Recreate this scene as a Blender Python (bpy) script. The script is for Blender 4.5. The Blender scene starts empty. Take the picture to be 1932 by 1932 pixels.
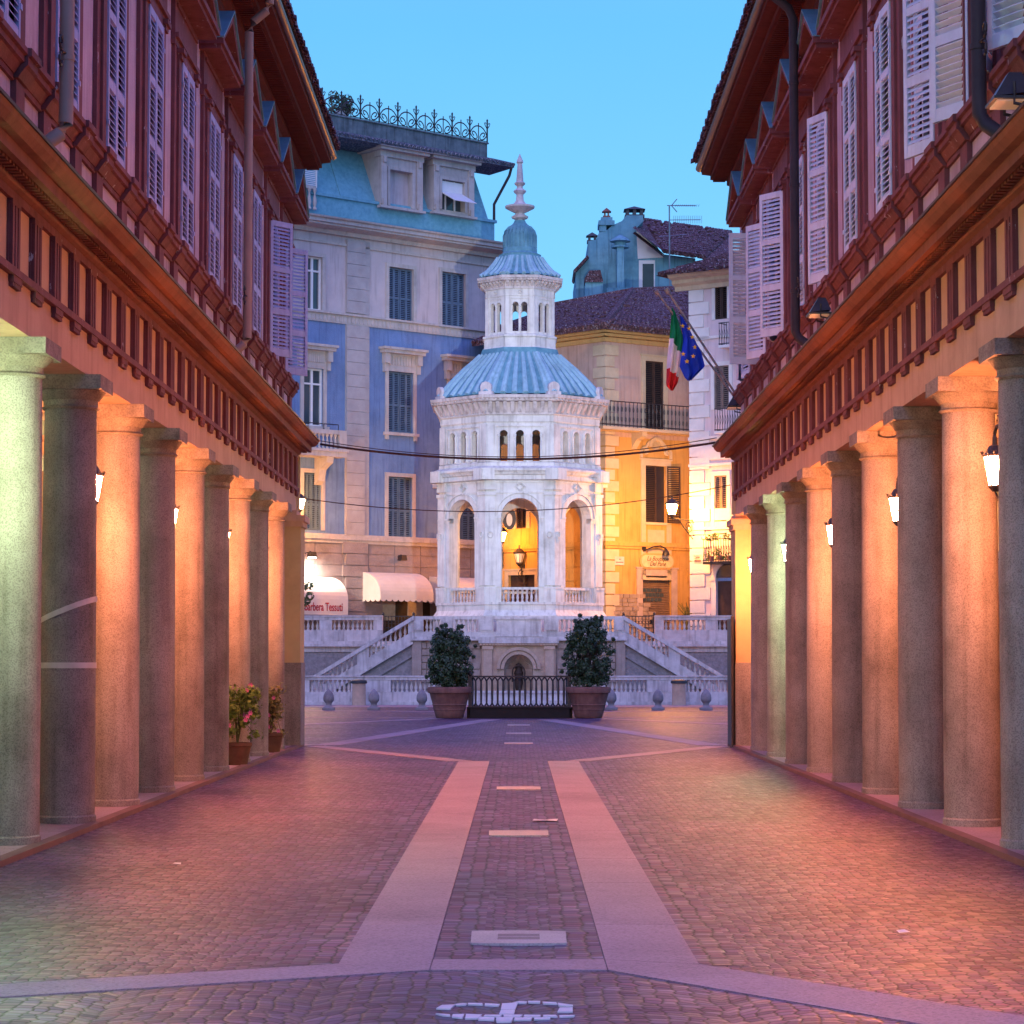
import bpy, bmesh, math, random
from mathutils import Vector, Matrix
random.seed(7)
R = math.radians
S = bpy.context.scene
col = S.collection

# ---------------------------------------------------------------- camera, sky, sun, exposure
FU = 4528.0                                   # focal length in units of a 1932-wide picture
EYE = Vector((0.0, 0.0, 1.6))
PITCH = math.atan(279.0 / FU); YAW = math.atan(12.5 / FU)
cam = bpy.data.cameras.new("camera"); camo = bpy.data.objects.new("camera", cam); col.objects.link(camo)
camo.location = EYE; camo.rotation_euler = (R(90) + PITCH, 0, YAW)
cam.sensor_width = 36; cam.lens = 36 * FU / 1932; cam.clip_end = 2000; cam.clip_start = 0.1
S.camera = camo
W = bpy.data.worlds.new("World"); S.world = W; W.use_nodes = True
nt = W.node_tree; nt.nodes.clear()
def wn(t): return nt.nodes.new(t)
SUN_EL, SUN_ROT = R(5), R(200)
sky = wn("ShaderNodeTexSky"); sky.sky_type = 'NISHITA'; sky.sun_disc = False
sky.sun_elevation = SUN_EL; sky.sun_rotation = SUN_ROT; sky.altitude = 150; sky.ozone_density = 3.0
bg1 = wn("ShaderNodeBackground"); bg1.inputs[1].default_value = 0.05
nt.links.new(sky.outputs[0], bg1.inputs[0])
tc = wn("ShaderNodeTexCoord"); sp = wn("ShaderNodeSeparateXYZ"); nt.links.new(tc.outputs['Generated'], sp.inputs[0])
rp = wn("ShaderNodeValToRGB"); nt.links.new(sp.outputs[2], rp.inputs[0])
e = rp.color_ramp.elements
e[0].position = 0.0; e[0].color = (0.165, 0.40, 0.65, 1)
e[1].position = 1.0; e[1].color = (0.34, 0.24, 0.95, 1)
for p, c in ((0.10, (0.118, 0.37, 0.64, 1)), (0.26, (0.07, 0.305, 0.62, 1)), (0.5, (0.17, 0.24, 0.84, 1))):
    k = e.new(p); k.color = c
nz = wn("ShaderNodeTexNoise"); nz.inputs['Scale'].default_value = 3.5; nz.inputs['Detail'].default_value = 6
nt.links.new(tc.outputs['Generated'], nz.inputs[0])
mr = wn("ShaderNodeMapRange"); mr.inputs[3].default_value = 0.86; mr.inputs[4].default_value = 1.14
nt.links.new(nz.outputs[0], mr.inputs[0])
vm = wn("ShaderNodeVectorMath"); vm.operation = 'SCALE'
nt.links.new(rp.outputs[0], vm.inputs[0]); nt.links.new(mr.outputs[0], vm.inputs['Scale'])
bg2 = wn("ShaderNodeBackground"); bg2.inputs[1].default_value = 0.95
nt.links.new(vm.outputs[0], bg2.inputs[0])
ad = wn("ShaderNodeAddShader"); nt.links.new(bg1.outputs[0], ad.inputs[0]); nt.links.new(bg2.outputs[0], ad.inputs[1])
wo = wn("ShaderNodeOutputWorld"); nt.links.new(ad.outputs[0], wo.inputs[0])
sl = bpy.data.lights.new("sun", 'SUN'); sl.energy = 0.38; sl.angle = R(40); sl.color = (0.80, 0.72, 1.0)
so = bpy.data.objects.new("sun", sl); col.objects.link(so); so.location = (0, -20, 60)
so.rotation_euler = (R(52), 0, R(-12))
S.view_settings.view_transform = 'Standard'; S.view_settings.look = 'None'
S.view_settings.exposure = 0.64; S.view_settings.gamma = 1.0
cy = S.cycles
cy.use_denoising = True; cy.max_bounces = 6; cy.diffuse_bounces = 3; cy.glossy_bounces = 3
cy.transmission_bounces = 3; cy.sample_clamp_indirect = 4.0; cy.sample_clamp_direct = 0.0
cy.caustics_reflective = False; cy.caustics_refractive = False

ROT = camo.rotation_euler.to_matrix()
def ray(u, v):
    return ROT @ Vector(((u - 966) / FU, -(v - 966) / FU, -1.0))
def P(u, v, Y):                               # world point on the plane y = Y seen at (u, v) of the 1932-wide photograph
    d = ray(u, v); return EYE + d * (Y / d.y)
def G(u, v, z=0.0):                           # ground point
    d = ray(u, v); return EYE + d * ((z - EYE.z) / d.z)

# ---------------------------------------------------------------- materials
MATS = {}
def math_node(n, l, op, a, b=None):
    x = n.new('ShaderNodeMath'); x.operation = op
    for i, s in ((0, a), (1, b)):
        if s is None: continue
        if isinstance(s, (int, float)): x.inputs[i].default_value = s
        else: l.new(s, x.inputs[i])
    return x.outputs[0]
def mat(name, c1, c2=None, scale=4.0, rough=0.75, bump=0.0, bscale=None, detail=5, spec=0.08, metal=0.0, stain=0.0, speckle=0.0, spscale=70, vary=0.0, streak=0.0, peel=0.0, peelc=(.5, .48, .54)):
    if name in MATS: return MATS[name]
    m = bpy.data.materials.new(name); m.use_nodes = True; MATS[name] = m
    n = m.node_tree.nodes; l = m.node_tree.links; b = n['Principled BSDF']
    b.inputs['Roughness'].default_value = rough; b.inputs['Metallic'].default_value = metal
    b.inputs['Specular IOR Level'].default_value = spec
    c2 = c2 or tuple(x * 0.72 for x in c1)
    t = n.new('ShaderNodeTexCoord')
    a = n.new('ShaderNodeTexNoise'); a.inputs['Scale'].default_value = scale; a.inputs['Detail'].default_value = detail
    a.inputs['Roughness'].default_value = 0.62
    oi = n.new('ShaderNodeObjectInfo'); of = n.new('ShaderNodeVectorMath'); of.operation = 'ADD'
    l.new(t.outputs['Object'], of.inputs[0]); l.new(math_node(n, l, 'MULTIPLY', oi.outputs['Random'], 40.0), of.inputs[1]); OB = of.outputs[0]
    l.new(OB, a.inputs[0])
    r = n.new('ShaderNodeValToRGB'); r.color_ramp.elements[0].position = 0.3; r.color_ramp.elements[1].position = 0.7
    r.color_ramp.elements[0].color = (*c2, 1); r.color_ramp.elements[1].color = (*c1, 1)
    l.new(a.outputs[0], r.inputs[0]); out = r.outputs[0]
    def mul(out, fac_socket, dark):
        x = n.new('ShaderNodeMix'); x.data_type = 'RGBA'; x.blend_type = 'MULTIPLY'
        l.new(fac_socket, x.inputs[0]); l.new(out, x.inputs[6]); x.inputs[7].default_value = (*dark, 1)
        return x.outputs[2]
    if vary:
        vr = n.new('ShaderNodeMapRange'); vr.inputs[3].default_value = 1 - vary; vr.inputs[4].default_value = 1 + vary * .6; l.new(oi.outputs['Random'], vr.inputs[0])
        vs_ = n.new('ShaderNodeVectorMath'); vs_.operation = 'SCALE'; l.new(out, vs_.inputs[0]); l.new(vr.outputs[0], vs_.inputs['Scale']); out = vs_.outputs[0]
    if stain:
        a2 = n.new('ShaderNodeTexNoise'); a2.inputs['Scale'].default_value = scale * 0.35; a2.inputs['Detail'].default_value = 8; a2.inputs['Roughness'].default_value = 0.7
        l.new(OB, a2.inputs[0])
        r2 = n.new('ShaderNodeMapRange'); r2.inputs[1].default_value = 0.5; r2.inputs[2].default_value = 0.75; r2.inputs[4].default_value = stain
        l.new(a2.outputs[0], r2.inputs[0]); out = mul(out, r2.outputs[0], (0.34, 0.31, 0.29))
    if streak:
        mp = n.new('ShaderNodeMapping'); mp.inputs['Scale'].default_value = (5.0, 5.0, 0.35)
        l.new(OB, mp.inputs[0])
        a3 = n.new('ShaderNodeTexNoise'); a3.inputs['Scale'].default_value = 1.6; a3.inputs['Detail'].default_value = 6
        l.new(mp.outputs[0], a3.inputs[0])
        r3 = n.new('ShaderNodeMapRange'); r3.inputs[1].default_value = 0.5; r3.inputs[2].default_value = 0.72; r3.inputs[4].default_value = streak
        l.new(a3.outputs[0], r3.inputs[0]); out = mul(out, r3.outputs[0], (0.4, 0.36, 0.33))
    if speckle:
        a4 = n.new('ShaderNodeTexNoise'); a4.inputs['Scale'].default_value = spscale; a4.inputs['Detail'].default_value = 2
        l.new(t.outputs['Object'], a4.inputs[0])
        r4 = n.new('ShaderNodeMapRange'); r4.inputs[1].default_value = 0.47; r4.inputs[2].default_value = 0.62; r4.inputs[4].default_value = speckle
        l.new(a4.outputs[0], r4.inputs[0]); out = mul(out, r4.outputs[0], (0.3, 0.28, 0.28))
    if peel:
        mp2 = n.new('ShaderNodeMapping'); mp2.inputs['Scale'].default_value = (2.2, 2.2, .8); l.new(OB, mp2.inputs[0])
        a6 = n.new('ShaderNodeTexNoise'); a6.inputs['Scale'].default_value = 3.5; a6.inputs['Detail'].default_value = 9; a6.inputs['Roughness'].default_value = .72; l.new(mp2.outputs[0], a6.inputs[0])
        r6 = n.new('ShaderNodeMapRange'); r6.inputs[1].default_value = 0.66 - peel * .1; r6.inputs[2].default_value = 0.68 - peel * .1; r6.inputs[4].default_value = .85; l.new(a6.outputs[0], r6.inputs[0])
        x6 = n.new('ShaderNodeMix'); x6.data_type = 'RGBA'; l.new(r6.outputs[0], x6.inputs[0]); l.new(out, x6.inputs[6]); x6.inputs[7].default_value = (*peelc, 1); out = x6.outputs[2]
    l.new(out, b.inputs['Base Color'])
    if bump:
        a5 = n.new('ShaderNodeTexNoise'); a5.inputs['Scale'].default_value = bscale or scale * 6; a5.inputs['Detail'].default_value = 4
        l.new(t.outputs['Object'], a5.inputs[0])
        bp = n.new('ShaderNodeBump'); bp.inputs['Strength'].default_value = bump; bp.inputs['Distance'].default_value = 0.02
        l.new(a5.outputs[0], bp.inputs['Height']); l.new(bp.outputs[0], b.inputs['Normal'])
    return m
def emit(name, c, strength):
    if name in MATS: return MATS[name]
    m = bpy.data.materials.new(name); m.use_nodes = True; MATS[name] = m
    b = m.node_tree.nodes['Principled BSDF']; b.inputs['Base Color'].default_value = (0.8, 0.75, 0.7, 1)
    b.inputs['Emission Color'].default_value = (*c, 1); b.inputs['Emission Strength'].default_value = strength
    return m
def glass(name, c, rough=0.08):
    if name in MATS: return MATS[name]
    m = mat(name, c, tuple(x * 0.6 for x in c), scale=0.8, rough=rough, spec=0.6); return m
def cobbles(name, base, size, fan, depth, rough=0.5, jit=0.75):
    """small stone setts laid in scalloped rows"""
    m = bpy.data.materials.new(name); m.use_nodes = True; MATS[name] = m
    n = m.node_tree.nodes; l = m.node_tree.links; b = n['Principled BSDF']
    t = n.new('ShaderNodeTexCoord'); s = n.new('ShaderNodeSeparateXYZ'); l.new(t.outputs['Object'], s.inputs[0])
    wob = n.new('ShaderNodeTexNoise'); wob.inputs['Scale'].default_value = 0.7; wob.inputs['Detail'].default_value = 3
    l.new(t.outputs['Object'], wob.inputs[0])
    fx = math_node(n, l, 'FRACT', math_node(n, l, 'DIVIDE', s.outputs[0], fan))
    fx = math_node(n, l, 'SUBTRACT', fx, 0.5)
    par = math_node(n, l, 'MULTIPLY', math_node(n, l, 'MULTIPLY', fx, fx), depth)
    y = math_node(n, l, 'ADD', s.outputs[1], par)
    y = math_node(n, l, 'ADD', y, math_node(n, l, 'MULTIPLY', wob.outputs[0], 0.5))
    cx_ = n.new('ShaderNodeCombineXYZ'); l.new(s.outputs[0], cx_.inputs[0]); l.new(y, cx_.inputs[1])
    d1 = n.new('ShaderNodeTexNoise'); d1.inputs['Scale'].default_value = 3.0; d1.inputs['Detail'].default_value = 2; l.new(t.outputs['Object'], d1.inputs[0])
    d2 = n.new('ShaderNodeVectorMath'); d2.operation = 'SUBTRACT'; l.new(d1.outputs['Color'], d2.inputs[0]); d2.inputs[1].default_value = (.5, .5, .5)
    d3 = n.new('ShaderNodeVectorMath'); d3.operation = 'MULTIPLY_ADD'; l.new(d2.outputs[0], d3.inputs[0]); d3.inputs[1].default_value = (size * .9,) * 3; l.new(cx_.outputs[0], d3.inputs[2])
    d4 = n.new('ShaderNodeVectorMath'); d4.operation = 'MULTIPLY'; l.new(d3.outputs[0], d4.inputs[0]); d4.inputs[1].default_value = (1 / (size * 1.12), 1 / size, 1)
    v1 = n.new('ShaderNodeTexVoronoi'); v1.feature = 'DISTANCE_TO_EDGE'; v2 = n.new('ShaderNodeTexVoronoi'); v2.feature = 'F1'
    for v in (v1, v2):
        v.voronoi_dimensions = '2D'; v.inputs['Scale'].default_value = 1.0; v.inputs['Randomness'].default_value = jit; l.new(d4.outputs[0], v.inputs['Vector'])
    joint = n.new('ShaderNodeMapRange'); joint.inputs[1].default_value = 0.045; joint.inputs[2].default_value = 0.13; l.new(v1.outputs['Distance'], joint.inputs[0])
    hs = n.new('ShaderNodeSeparateColor'); l.new(v2.outputs['Color'], hs.inputs[0]); rnd = hs.outputs[0]
    big = n.new('ShaderNodeTexNoise'); big.inputs['Scale'].default_value = 0.5; big.inputs['Detail'].default_value = 8; big.inputs['Roughness'].default_value = .65
    l.new(t.outputs['Object'], big.inputs[0])
    bigr = n.new('ShaderNodeMapRange'); bigr.inputs[1].default_value = .3; bigr.inputs[2].default_value = .7; bigr.inputs[3].default_value = .35; bigr.inputs[4].default_value = 1.0; l.new(big.outputs[0], bigr.inputs[0])
    fine = n.new('ShaderNodeTexNoise'); fine.inputs['Scale'].default_value = 60; l.new(t.outputs['Object'], fine.inputs[0])
    val = math_node(n, l, 'ADD', math_node(n, l, 'MULTIPLY', rnd, 0.75), math_node(n, l, 'MULTIPLY', fine.outputs[0], 0.4))
    val = math_node(n, l, 'MULTIPLY', math_node(n, l, 'ADD', val, .55), bigr.outputs[0])
    r = n.new('ShaderNodeMix'); r.data_type = 'RGBA'; r.inputs[6].default_value = (*base, 1)
    r.inputs[7].default_value = (base[0] * 0.72, base[1] * 1.0, base[2] * 1.3, 1); l.new(hs.outputs[1], r.inputs[0])
    sc = n.new('ShaderNodeVectorMath'); sc.operation = 'SCALE'; l.new(r.outputs[2], sc.inputs[0]); l.new(val, sc.inputs['Scale'])
    mx = n.new('ShaderNodeMix'); mx.data_type = 'RGBA'; l.new(joint.outputs[0], mx.inputs[0])
    mx.inputs[6].default_value = (0.016, 0.010, 0.011, 1); l.new(sc.outputs[0], mx.inputs[7]); l.new(mx.outputs[2], b.inputs['Base Color'])
    rr = math_node(n, l, 'ADD', math_node(n, l, 'MULTIPLY', hs.outputs[2], 0.22), rough - 0.1); l.new(rr, b.inputs['Roughness'])
    b.inputs['Specular IOR Level'].default_value = 0.2
    hgt = n.new('ShaderNodeMapRange'); hgt.inputs[2].default_value = 0.22; l.new(v1.outputs['Distance'], hgt.inputs[0])
    hh = math_node(n, l, 'ADD', hgt.outputs[0], math_node(n, l, 'MULTIPLY', rnd, 0.3)); hh = math_node(n, l, 'ADD', hh, math_node(n, l, 'MULTIPLY', fine.outputs[0], 0.25))
    hh = math_node(n, l, 'ADD', hh, math_node(n, l, 'MULTIPLY', big.outputs[0], 3.0))
    bp = n.new('ShaderNodeBump'); bp.inputs['Strength'].default_value = 0.2; bp.inputs['Distance'].default_value = 0.01
    l.new(hh, bp.inputs['Height']); l.new(bp.outputs[0], b.inputs['Normal'])
    return m
def tiles(name, base, sx, sy):
    """old barrel tiles: bump ridges down the slope, mixed colours, some pale"""
    m = bpy.data.materials.new(name); m.use_nodes = True; MATS[name] = m
    n = m.node_tree.nodes; l = m.node_tree.links; b = n['Principled BSDF']
    t = n.new('ShaderNodeTexCoord')
    v = n.new('ShaderNodeTexVoronoi'); mp = n.new('ShaderNodeMapping'); mp.inputs['Scale'].default_value = (1 / sx, 1 / sy, 1 / sy)
    l.new(t.outputs['Object'], mp.inputs[0]); l.new(mp.outputs[0], v.inputs['Vector']); v.inputs['Randomness'].default_value = 0.6
    hs = n.new('ShaderNodeSeparateColor'); l.new(v.outputs['Color'], hs.inputs[0])
    r = n.new('ShaderNodeValToRGB'); e = r.color_ramp.elements
    e[0].position = 0.0; e[0].color = (base[0] * 0.45, base[1] * 0.5, base[2] * 0.6, 1); e[1].position = 1.0; e[1].color = (0.3, 0.27, 0.29, 1)
    for p, c in ((0.55, base), (0.86, tuple(x * 1.5 for x in base)), (0.95, (0.26, 0.23, 0.25))):
        k = e.new(p); k.color = (*c, 1)
    l.new(hs.outputs[0], r.inputs[0]); l.new(r.outputs[0], b.inputs['Base Color']); b.inputs['Roughness'].default_value = 0.8; b.inputs['Specular IOR Level'].default_value = .2
    bp = n.new('ShaderNodeBump'); bp.inputs['Strength'].default_value = 0.9; bp.inputs['Distance'].default_value = 0.05
    l.new(v.outputs['Distance'], bp.inputs['Height']); l.new(bp.outputs[0], b.inputs['Normal'])
    return m

# ---------------------------------------------------------------- mesh builder
class MB:
    def __init__(s): s.v = []; s.f = []; s.m = []; s.cur = 0
    def add(s, vs, fs, M=None):
        o = len(s.v)
        s.v += [tuple(M @ Vector(p)) if M is not None else tuple(p) for p in vs]
        s.f += [tuple(i + o for i in f) for f in fs]; s.m += [s.cur] * len(fs); return s
    def box(s, x0, x1, y0, y1, z0, z1, M=None):
        return s.add([(x0, y0, z0), (x1, y0, z0), (x1, y1, z0), (x0, y1, z0), (x0, y0, z1), (x1, y0, z1), (x1, y1, z1), (x0, y1, z1)],
                     [(0, 3, 2, 1), (4, 5, 6, 7), (0, 1, 5, 4), (1, 2, 6, 5), (2, 3, 7, 6), (3, 0, 4, 7)], M)
    def ext(s, poly, d0, d1, axis='y', M=None):
        n = len(poly)
        def q(p, d): return (p[0], d, p[1]) if axis == 'y' else ((d, p[0], p[1]) if axis == 'x' else (p[0], p[1], d))
        vs = [q(p, d0) for p in poly] + [q(p, d1) for p in poly]
        fs = [tuple(range(n)), tuple(range(2 * n - 1, n - 1, -1))] + [(i, i + n, (i + 1) % n + n, (i + 1) % n) for i in range(n)]
        return s.add(vs, fs, M)
    def lathe(s, prof, c=(0, 0), n=20, a0=0.0, M=None, apothem=False, cap=True):
        k = 1 / math.cos(math.pi / n) if apothem else 1.0
        vs = []; fs = []
        for r, z in prof:
            for i in range(n):
                a = a0 + 2 * math.pi * i / n
                vs.append((c[0] + r * k * math.cos(a), c[1] + r * k * math.sin(a), z))
        for j in range(len(prof) - 1):
            for i in range(n):
                i2 = (i + 1) % n
                fs.append((j * n + i, j * n + i2, (j + 1) * n + i2, (j + 1) * n + i))
        if cap:
            fs.append(tuple(range(n - 1, -1, -1))); fs.append(tuple((len(prof) - 1) * n + i for i in range(n)))
        return s.add(vs, fs, M)
    def tube(s, pts, r, n=6, M=None, r2=None):
        pts = [Vector(p) for p in pts]; vs = []; fs = []; m = len(pts)
        for j, p in enumerate(pts):
            d = (pts[min(j + 1, m - 1)] - pts[max(j - 1, 0)]).normalized()
            u = d.cross(Vector((0, 0, 1)) if abs(d.z) < 0.9 else Vector((1, 0, 0))).normalized(); w = d.cross(u)
            rr = r if r2 is None else r + (r2 - r) * j / (m - 1)
            for i in range(n):
                a = 2 * math.pi * i / n; vs.append(p + u * (rr * math.cos(a)) + w * (rr * math.sin(a)))
        for j in range(m - 1):
            for i in range(n):
                i2 = (i + 1) % n; fs.append((j * n + i, j * n + i2, (j + 1) * n + i2, (j + 1) * n + i))
        fs.append(tuple(range(n - 1, -1, -1))); fs.append(tuple((m - 1) * n + i for i in range(n)))
        return s.add(vs, fs, M)
    def quad(s, a, b, c, d, M=None): return s.add([a, b, c, d], [(0, 1, 2, 3)], M)
    def panel(s, x0, x1, z0, z1, arches, th, M=None, seg=14):
        """wall slab in the xz plane, front y=0, back y=th, pierced by arches (centre, width, sill, springing)"""
        def rect(a, b, lo, hi):
            if b - a > 1e-4 and hi - lo > 1e-4: s.box(a, b, 0, th, lo, hi, M)
        px = x0
        for cx, w, zs, zp in sorted(arches):
            a, b = cx - w / 2, cx + w / 2
            rect(px, a, z0, z1); rect(a, b, z0, zs)
            top = []
            for i in range(seg + 1):
                an = math.pi - math.pi * i / seg
                top.append((cx + w / 2 * math.cos(an), zp + w / 2 * math.sin(an)))
            vs = []
            for x, z in top: vs += [(x, 0, z), (x, 0, z1), (x, th, z), (x, th, z1)]
            fs = []
            for i in range(seg):
                o = 4 * i; fs += [(o, o + 4, o + 5, o + 1), (o + 2, o + 3, o + 7, o + 6), (o, o + 2, o + 6, o + 4), (o + 1, o + 5, o + 7, o + 3)]
            s.add(vs, fs, M); px = b
        rect(px, x1, z0, z1); return s
    def archband(s, cx, w, zp, bw, y0, y1, M=None, seg=14):
        vs = []; fs = []
        for i in range(seg + 1):
            an = math.pi - math.pi * i / seg
            for r in (w / 2, w / 2 + bw):
                for y in (y0, y1): vs.append((cx + r * math.cos(an), y, zp + r * math.sin(an)))
        for i in range(seg):
            o = 4 * i
            fs += [(o, o + 2, o + 6, o + 4), (o + 1, o + 5, o + 7, o + 3), (o, o + 4, o + 5, o + 1), (o + 2, o + 3, o + 7, o + 6)]
        return s.add(vs, fs, M)
    def walls(s, x0, x1, z0, z1, holes, depth, y=0.0, M=None):
        """flat wall facing -y with rectangular holes and their reveals"""
        xs = sorted({x0, x1} | {h[i] for h in holes for i in (0, 1)}); zs = sorted({z0, z1} | {h[i] for h in holes for i in (2, 3)})
        xs = [x for x in xs if x0 <= x <= x1]; zs = [z for z in zs if z0 <= z <= z1]
        for a, b in zip(xs, xs[1:]):
            for c, d in zip(zs, zs[1:]):
                mx, mz = (a + b) / 2, (c + d) / 2
                if any(h[0] < mx < h[1] and h[2] < mz < h[3] for h in holes): continue
                s.quad((a, y, c), (b, y, c), (b, y, d), (a, y, d), M)
        for a, b, c, d in holes:
            k = y + depth
            s.quad((a, y, c), (a, k, c), (b, k, c), (b, y, c), M); s.quad((a, y, d), (b, y, d), (b, k, d), (a, k, d), M)
            s.quad((a, y, c), (a, y, d), (a, k, d), (a, k, c), M); s.quad((b, y, c), (b, k, c), (b, k, d), (b, y, d), M)
        return s
    def mesh(s, name, mats, smooth=False, recalc=True):
        me = bpy.data.meshes.new(name); me.from_pydata(s.v, [], s.f)
        if recalc:
            bm = bmesh.new(); bm.from_mesh(me); bmesh.ops.recalc_face_normals(bm, faces=bm.faces); bm.to_mesh(me); bm.free()
        if not isinstance(mats, (list, tuple)): mats = [mats]
        for m in mats: me.materials.append(m)
        if len(mats) > 1: me.polygons.foreach_set('material_index', s.m)
        if smooth:
            me.polygons.foreach_set('use_smooth', [True] * len(me.polygons))
            if smooth != 'all': me.set_sharp_from_angle(angle=R(38))
        return me
    def build(s, name, mats, parent=None, smooth=False, recalc=True, loc=(0, 0, 0), rot=(0, 0, 0)):
        return obj(name, s.mesh(name, mats, smooth, recalc), parent, loc, rot)
def obj(name, me, parent=None, loc=(0, 0, 0), rot=(0, 0, 0)):
    o = bpy.data.objects.new(name, me); col.objects.link(o); o.location = loc; o.rotation_euler = rot
    if parent is not None: o.parent = parent
    return o
def tag(o, label=None, cat=None, group=None, kind=None):
    if label: o['label'] = label
    if cat: o['category'] = cat
    if group: o['group'] = group
    if kind: o['kind'] = kind
    return o
def thing(name, label, cat, loc=(0, 0, 0), rz=0.0, group=None):
    return tag(obj(name, None, None, loc, (0, 0, rz)), label, cat, group)
def dup(root, label, loc=None, rz=None):
    def cp(o, par):
        c = o.copy(); col.objects.link(c); c.parent = par
        for ch in o.children: cp(ch, c)
        return c
    c = cp(root, None); c['label'] = label
    if loc is not None: c.location = loc
    if rz is not None: c.rotation_euler = (0, 0, rz)
    return c
def text(name, body, size, m, parent, loc, rot, ext=0.004, width=None, shear=0.0, bold=0.0):
    cu = bpy.data.curves.new(name, 'FONT'); cu.body = body; cu.size = size; cu.extrude = ext; cu.align_x = 'CENTER'; cu.align_y = 'CENTER'
    cu.shear = shear; cu.offset = bold
    t = bpy.data.objects.new(name, cu); col.objects.link(t)
    me = bpy.data.meshes.new_from_object(t); bpy.data.objects.remove(t)
    if width:
        xs = [v.co.x for v in me.vertices]; k = width / (max(xs) - min(xs))
        for v in me.vertices: v.co.x *= k
    me.materials.clear(); me.materials.append(m)
    return obj(name, me, parent, loc, rot)
# ---------------------------------------------------------------- palette
RED = mat('red_trim_paint', (0.215, 0.082, 0.088), (0.155, 0.056, 0.062), 3.0, 0.7, 0.25, 40, streak=0.45, stain=.3, peel=.25)
DRED = mat('eaves_red_paint', (0.13, 0.036, 0.028), (0.095, 0.028, 0.022), 3.0, 0.75, streak=0.3)
PINKP = mat('pale_pink_plaster', (0.52, 0.43, 0.50), (0.43, 0.35, 0.42), 2.0, 0.85, 0.3, 50, stain=0.4, streak=0.4, peel=.4)
OCHRE = mat('ochre_plaster', (0.56, 0.38, 0.27), (0.47, 0.31, 0.22), 2.0, 0.85, 0.3, 50, stain=0.3, streak=0.25)
METO = mat('metope_plaster', (0.56, 0.38, 0.24), (0.47, 0.31, 0.2), 3.0, 0.85, 0.2, 50)
GRAN = mat('granite', (0.37, 0.325, 0.31), (0.23, 0.2, 0.19), 1.6, 0.7, 0.3, 45, vary=.16, stain=0.75, streak=.45, speckle=0.5, spscale=85)
CAPM = mat('weathered_capital_stone', (0.36, 0.31, 0.27), (0.20, 0.17, 0.15), 5.0, 0.85, 0.5, 30, stain=0.7, speckle=0.4)
SLAB = mat('granite_slab', (0.39, 0.27, 0.30), (0.32, 0.22, 0.25), 1.2, 0.55, 0.15, 60, stain=0.55, speckle=0.4, spscale=60)
KERB = mat('kerb_stone', (0.2, 0.11, 0.10), None, 3, 0.6)
SHUT = mat('shutter_paint_lilac', (0.40, 0.43, 0.66), (0.32, 0.35, 0.56), 6, 0.6, streak=0.25)
SHUTW = mat('shutter_paint_white', (0.60, 0.70, 0.84), (0.50, 0.59, 0.72), 6, 0.55, streak=0.25)
DGLASS = glass('dark_window_glass', (0.03, 0.03, 0.045))
LEAD = mat('lead_sheet', (0.16, 0.34, 0.44), (0.11, 0.24, 0.32), 4, 0.5, 0.2)
IRON = mat('dark_iron', (0.03, 0.025, 0.03), (0.02, 0.017, 0.02), 8, 0.5, spec=0.5)
PIPEB = mat('beige_painted_pipe', (0.36, 0.28, 0.24), (0.30, 0.23, 0.2), 3, 0.55, streak=0.4)
PIPED = mat('dark_copper_pipe', (0.06, 0.05, 0.06), (0.04, 0.035, 0.045), 3, 0.45)
TILE = tiles('barrel_tiles', (0.12, 0.062, 0.065), 0.22, 0.35)
INT = mat('arcade_inner_plaster', (0.55, 0.47, 0.32), (0.47, 0.4, 0.27), 1.5, 0.85, stain=0.3)
WARM = emit('lantern_glow', (1.0, 0.285, 0.10), 1280.0)
GREENL = emit('green_lantern_glow', (0.72, 1.0, 0.52), 760.0)
MINT = emit('mint_lamp_glow', (0.55, 1.0, 0.68), 48.0)

# ---------------------------------------------------------------- ground
COB = cobbles('porphyry_setts', (0.18, 0.074, 0.12), 0.062, 1.6, 0.9, 0.5, 0.5)
COBF = cobbles('fan_setts', (0.18, 0.09, 0.14), 0.076, 0.95, 1.2, 0.5, 0.45)
COBB = cobbles('border_setts', (0.19, 0.083, 0.125), 0.095, 50.0, 0.0, 0.5, 0.22)
g = MB(); g.quad((-400, -60, 0), (400, -60, 0), (400, 700, 0), (-400, 700, 0))
tag(g.build('ground', COB), kind='structure')
g = MB(); g.add([(-3.9, -5, .003), (3.9, -5, .003), (3.9, 8.6, .003), (0.95, 12.4, .003), (-0.5, 12.46, .003), (-3.9, 10.75, .003)], [(0, 1, 2, 3, 4, 5)])
tag(g.build('fan_paving', COBF), kind='structure')
g = MB()
for sx in (-1, 1):
    g.quad((sx * .945, 12.7, .003), (sx * 1.2, 12.7, .003), (sx * 1.2, 38, .003), (sx * .945, 38, .003))
    g.quad((sx * .2, 12.92, .003), (sx * .455, 12.92, .003), (sx * .455, 38, .003), (sx * .2, 38, .003))
tag(g.build('border_paving', COBB), kind='structure')
g = MB(); Z1 = 0.009
SZ = [0]
def strip(a, b, w, cuts):
    SZ[0] += 1; zz = Z1 - .0002 * SZ[0] - .0008
    a = Vector(a); b = Vector(b); d = (b - a); L = d.length; d.normalize(); nrm = Vector((-d.y, d.x)) * w / 2
    for i in range(cuts):
        p = a + d * (L * i / cuts + (0.004 if i else 0)); q = a + d * (L * (i + 1) / cuts - 0.004)
        g.ext([tuple(p - nrm), tuple(q - nrm), tuple(q + nrm), tuple(p + nrm)], -0.05, zz, 'z')
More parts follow.
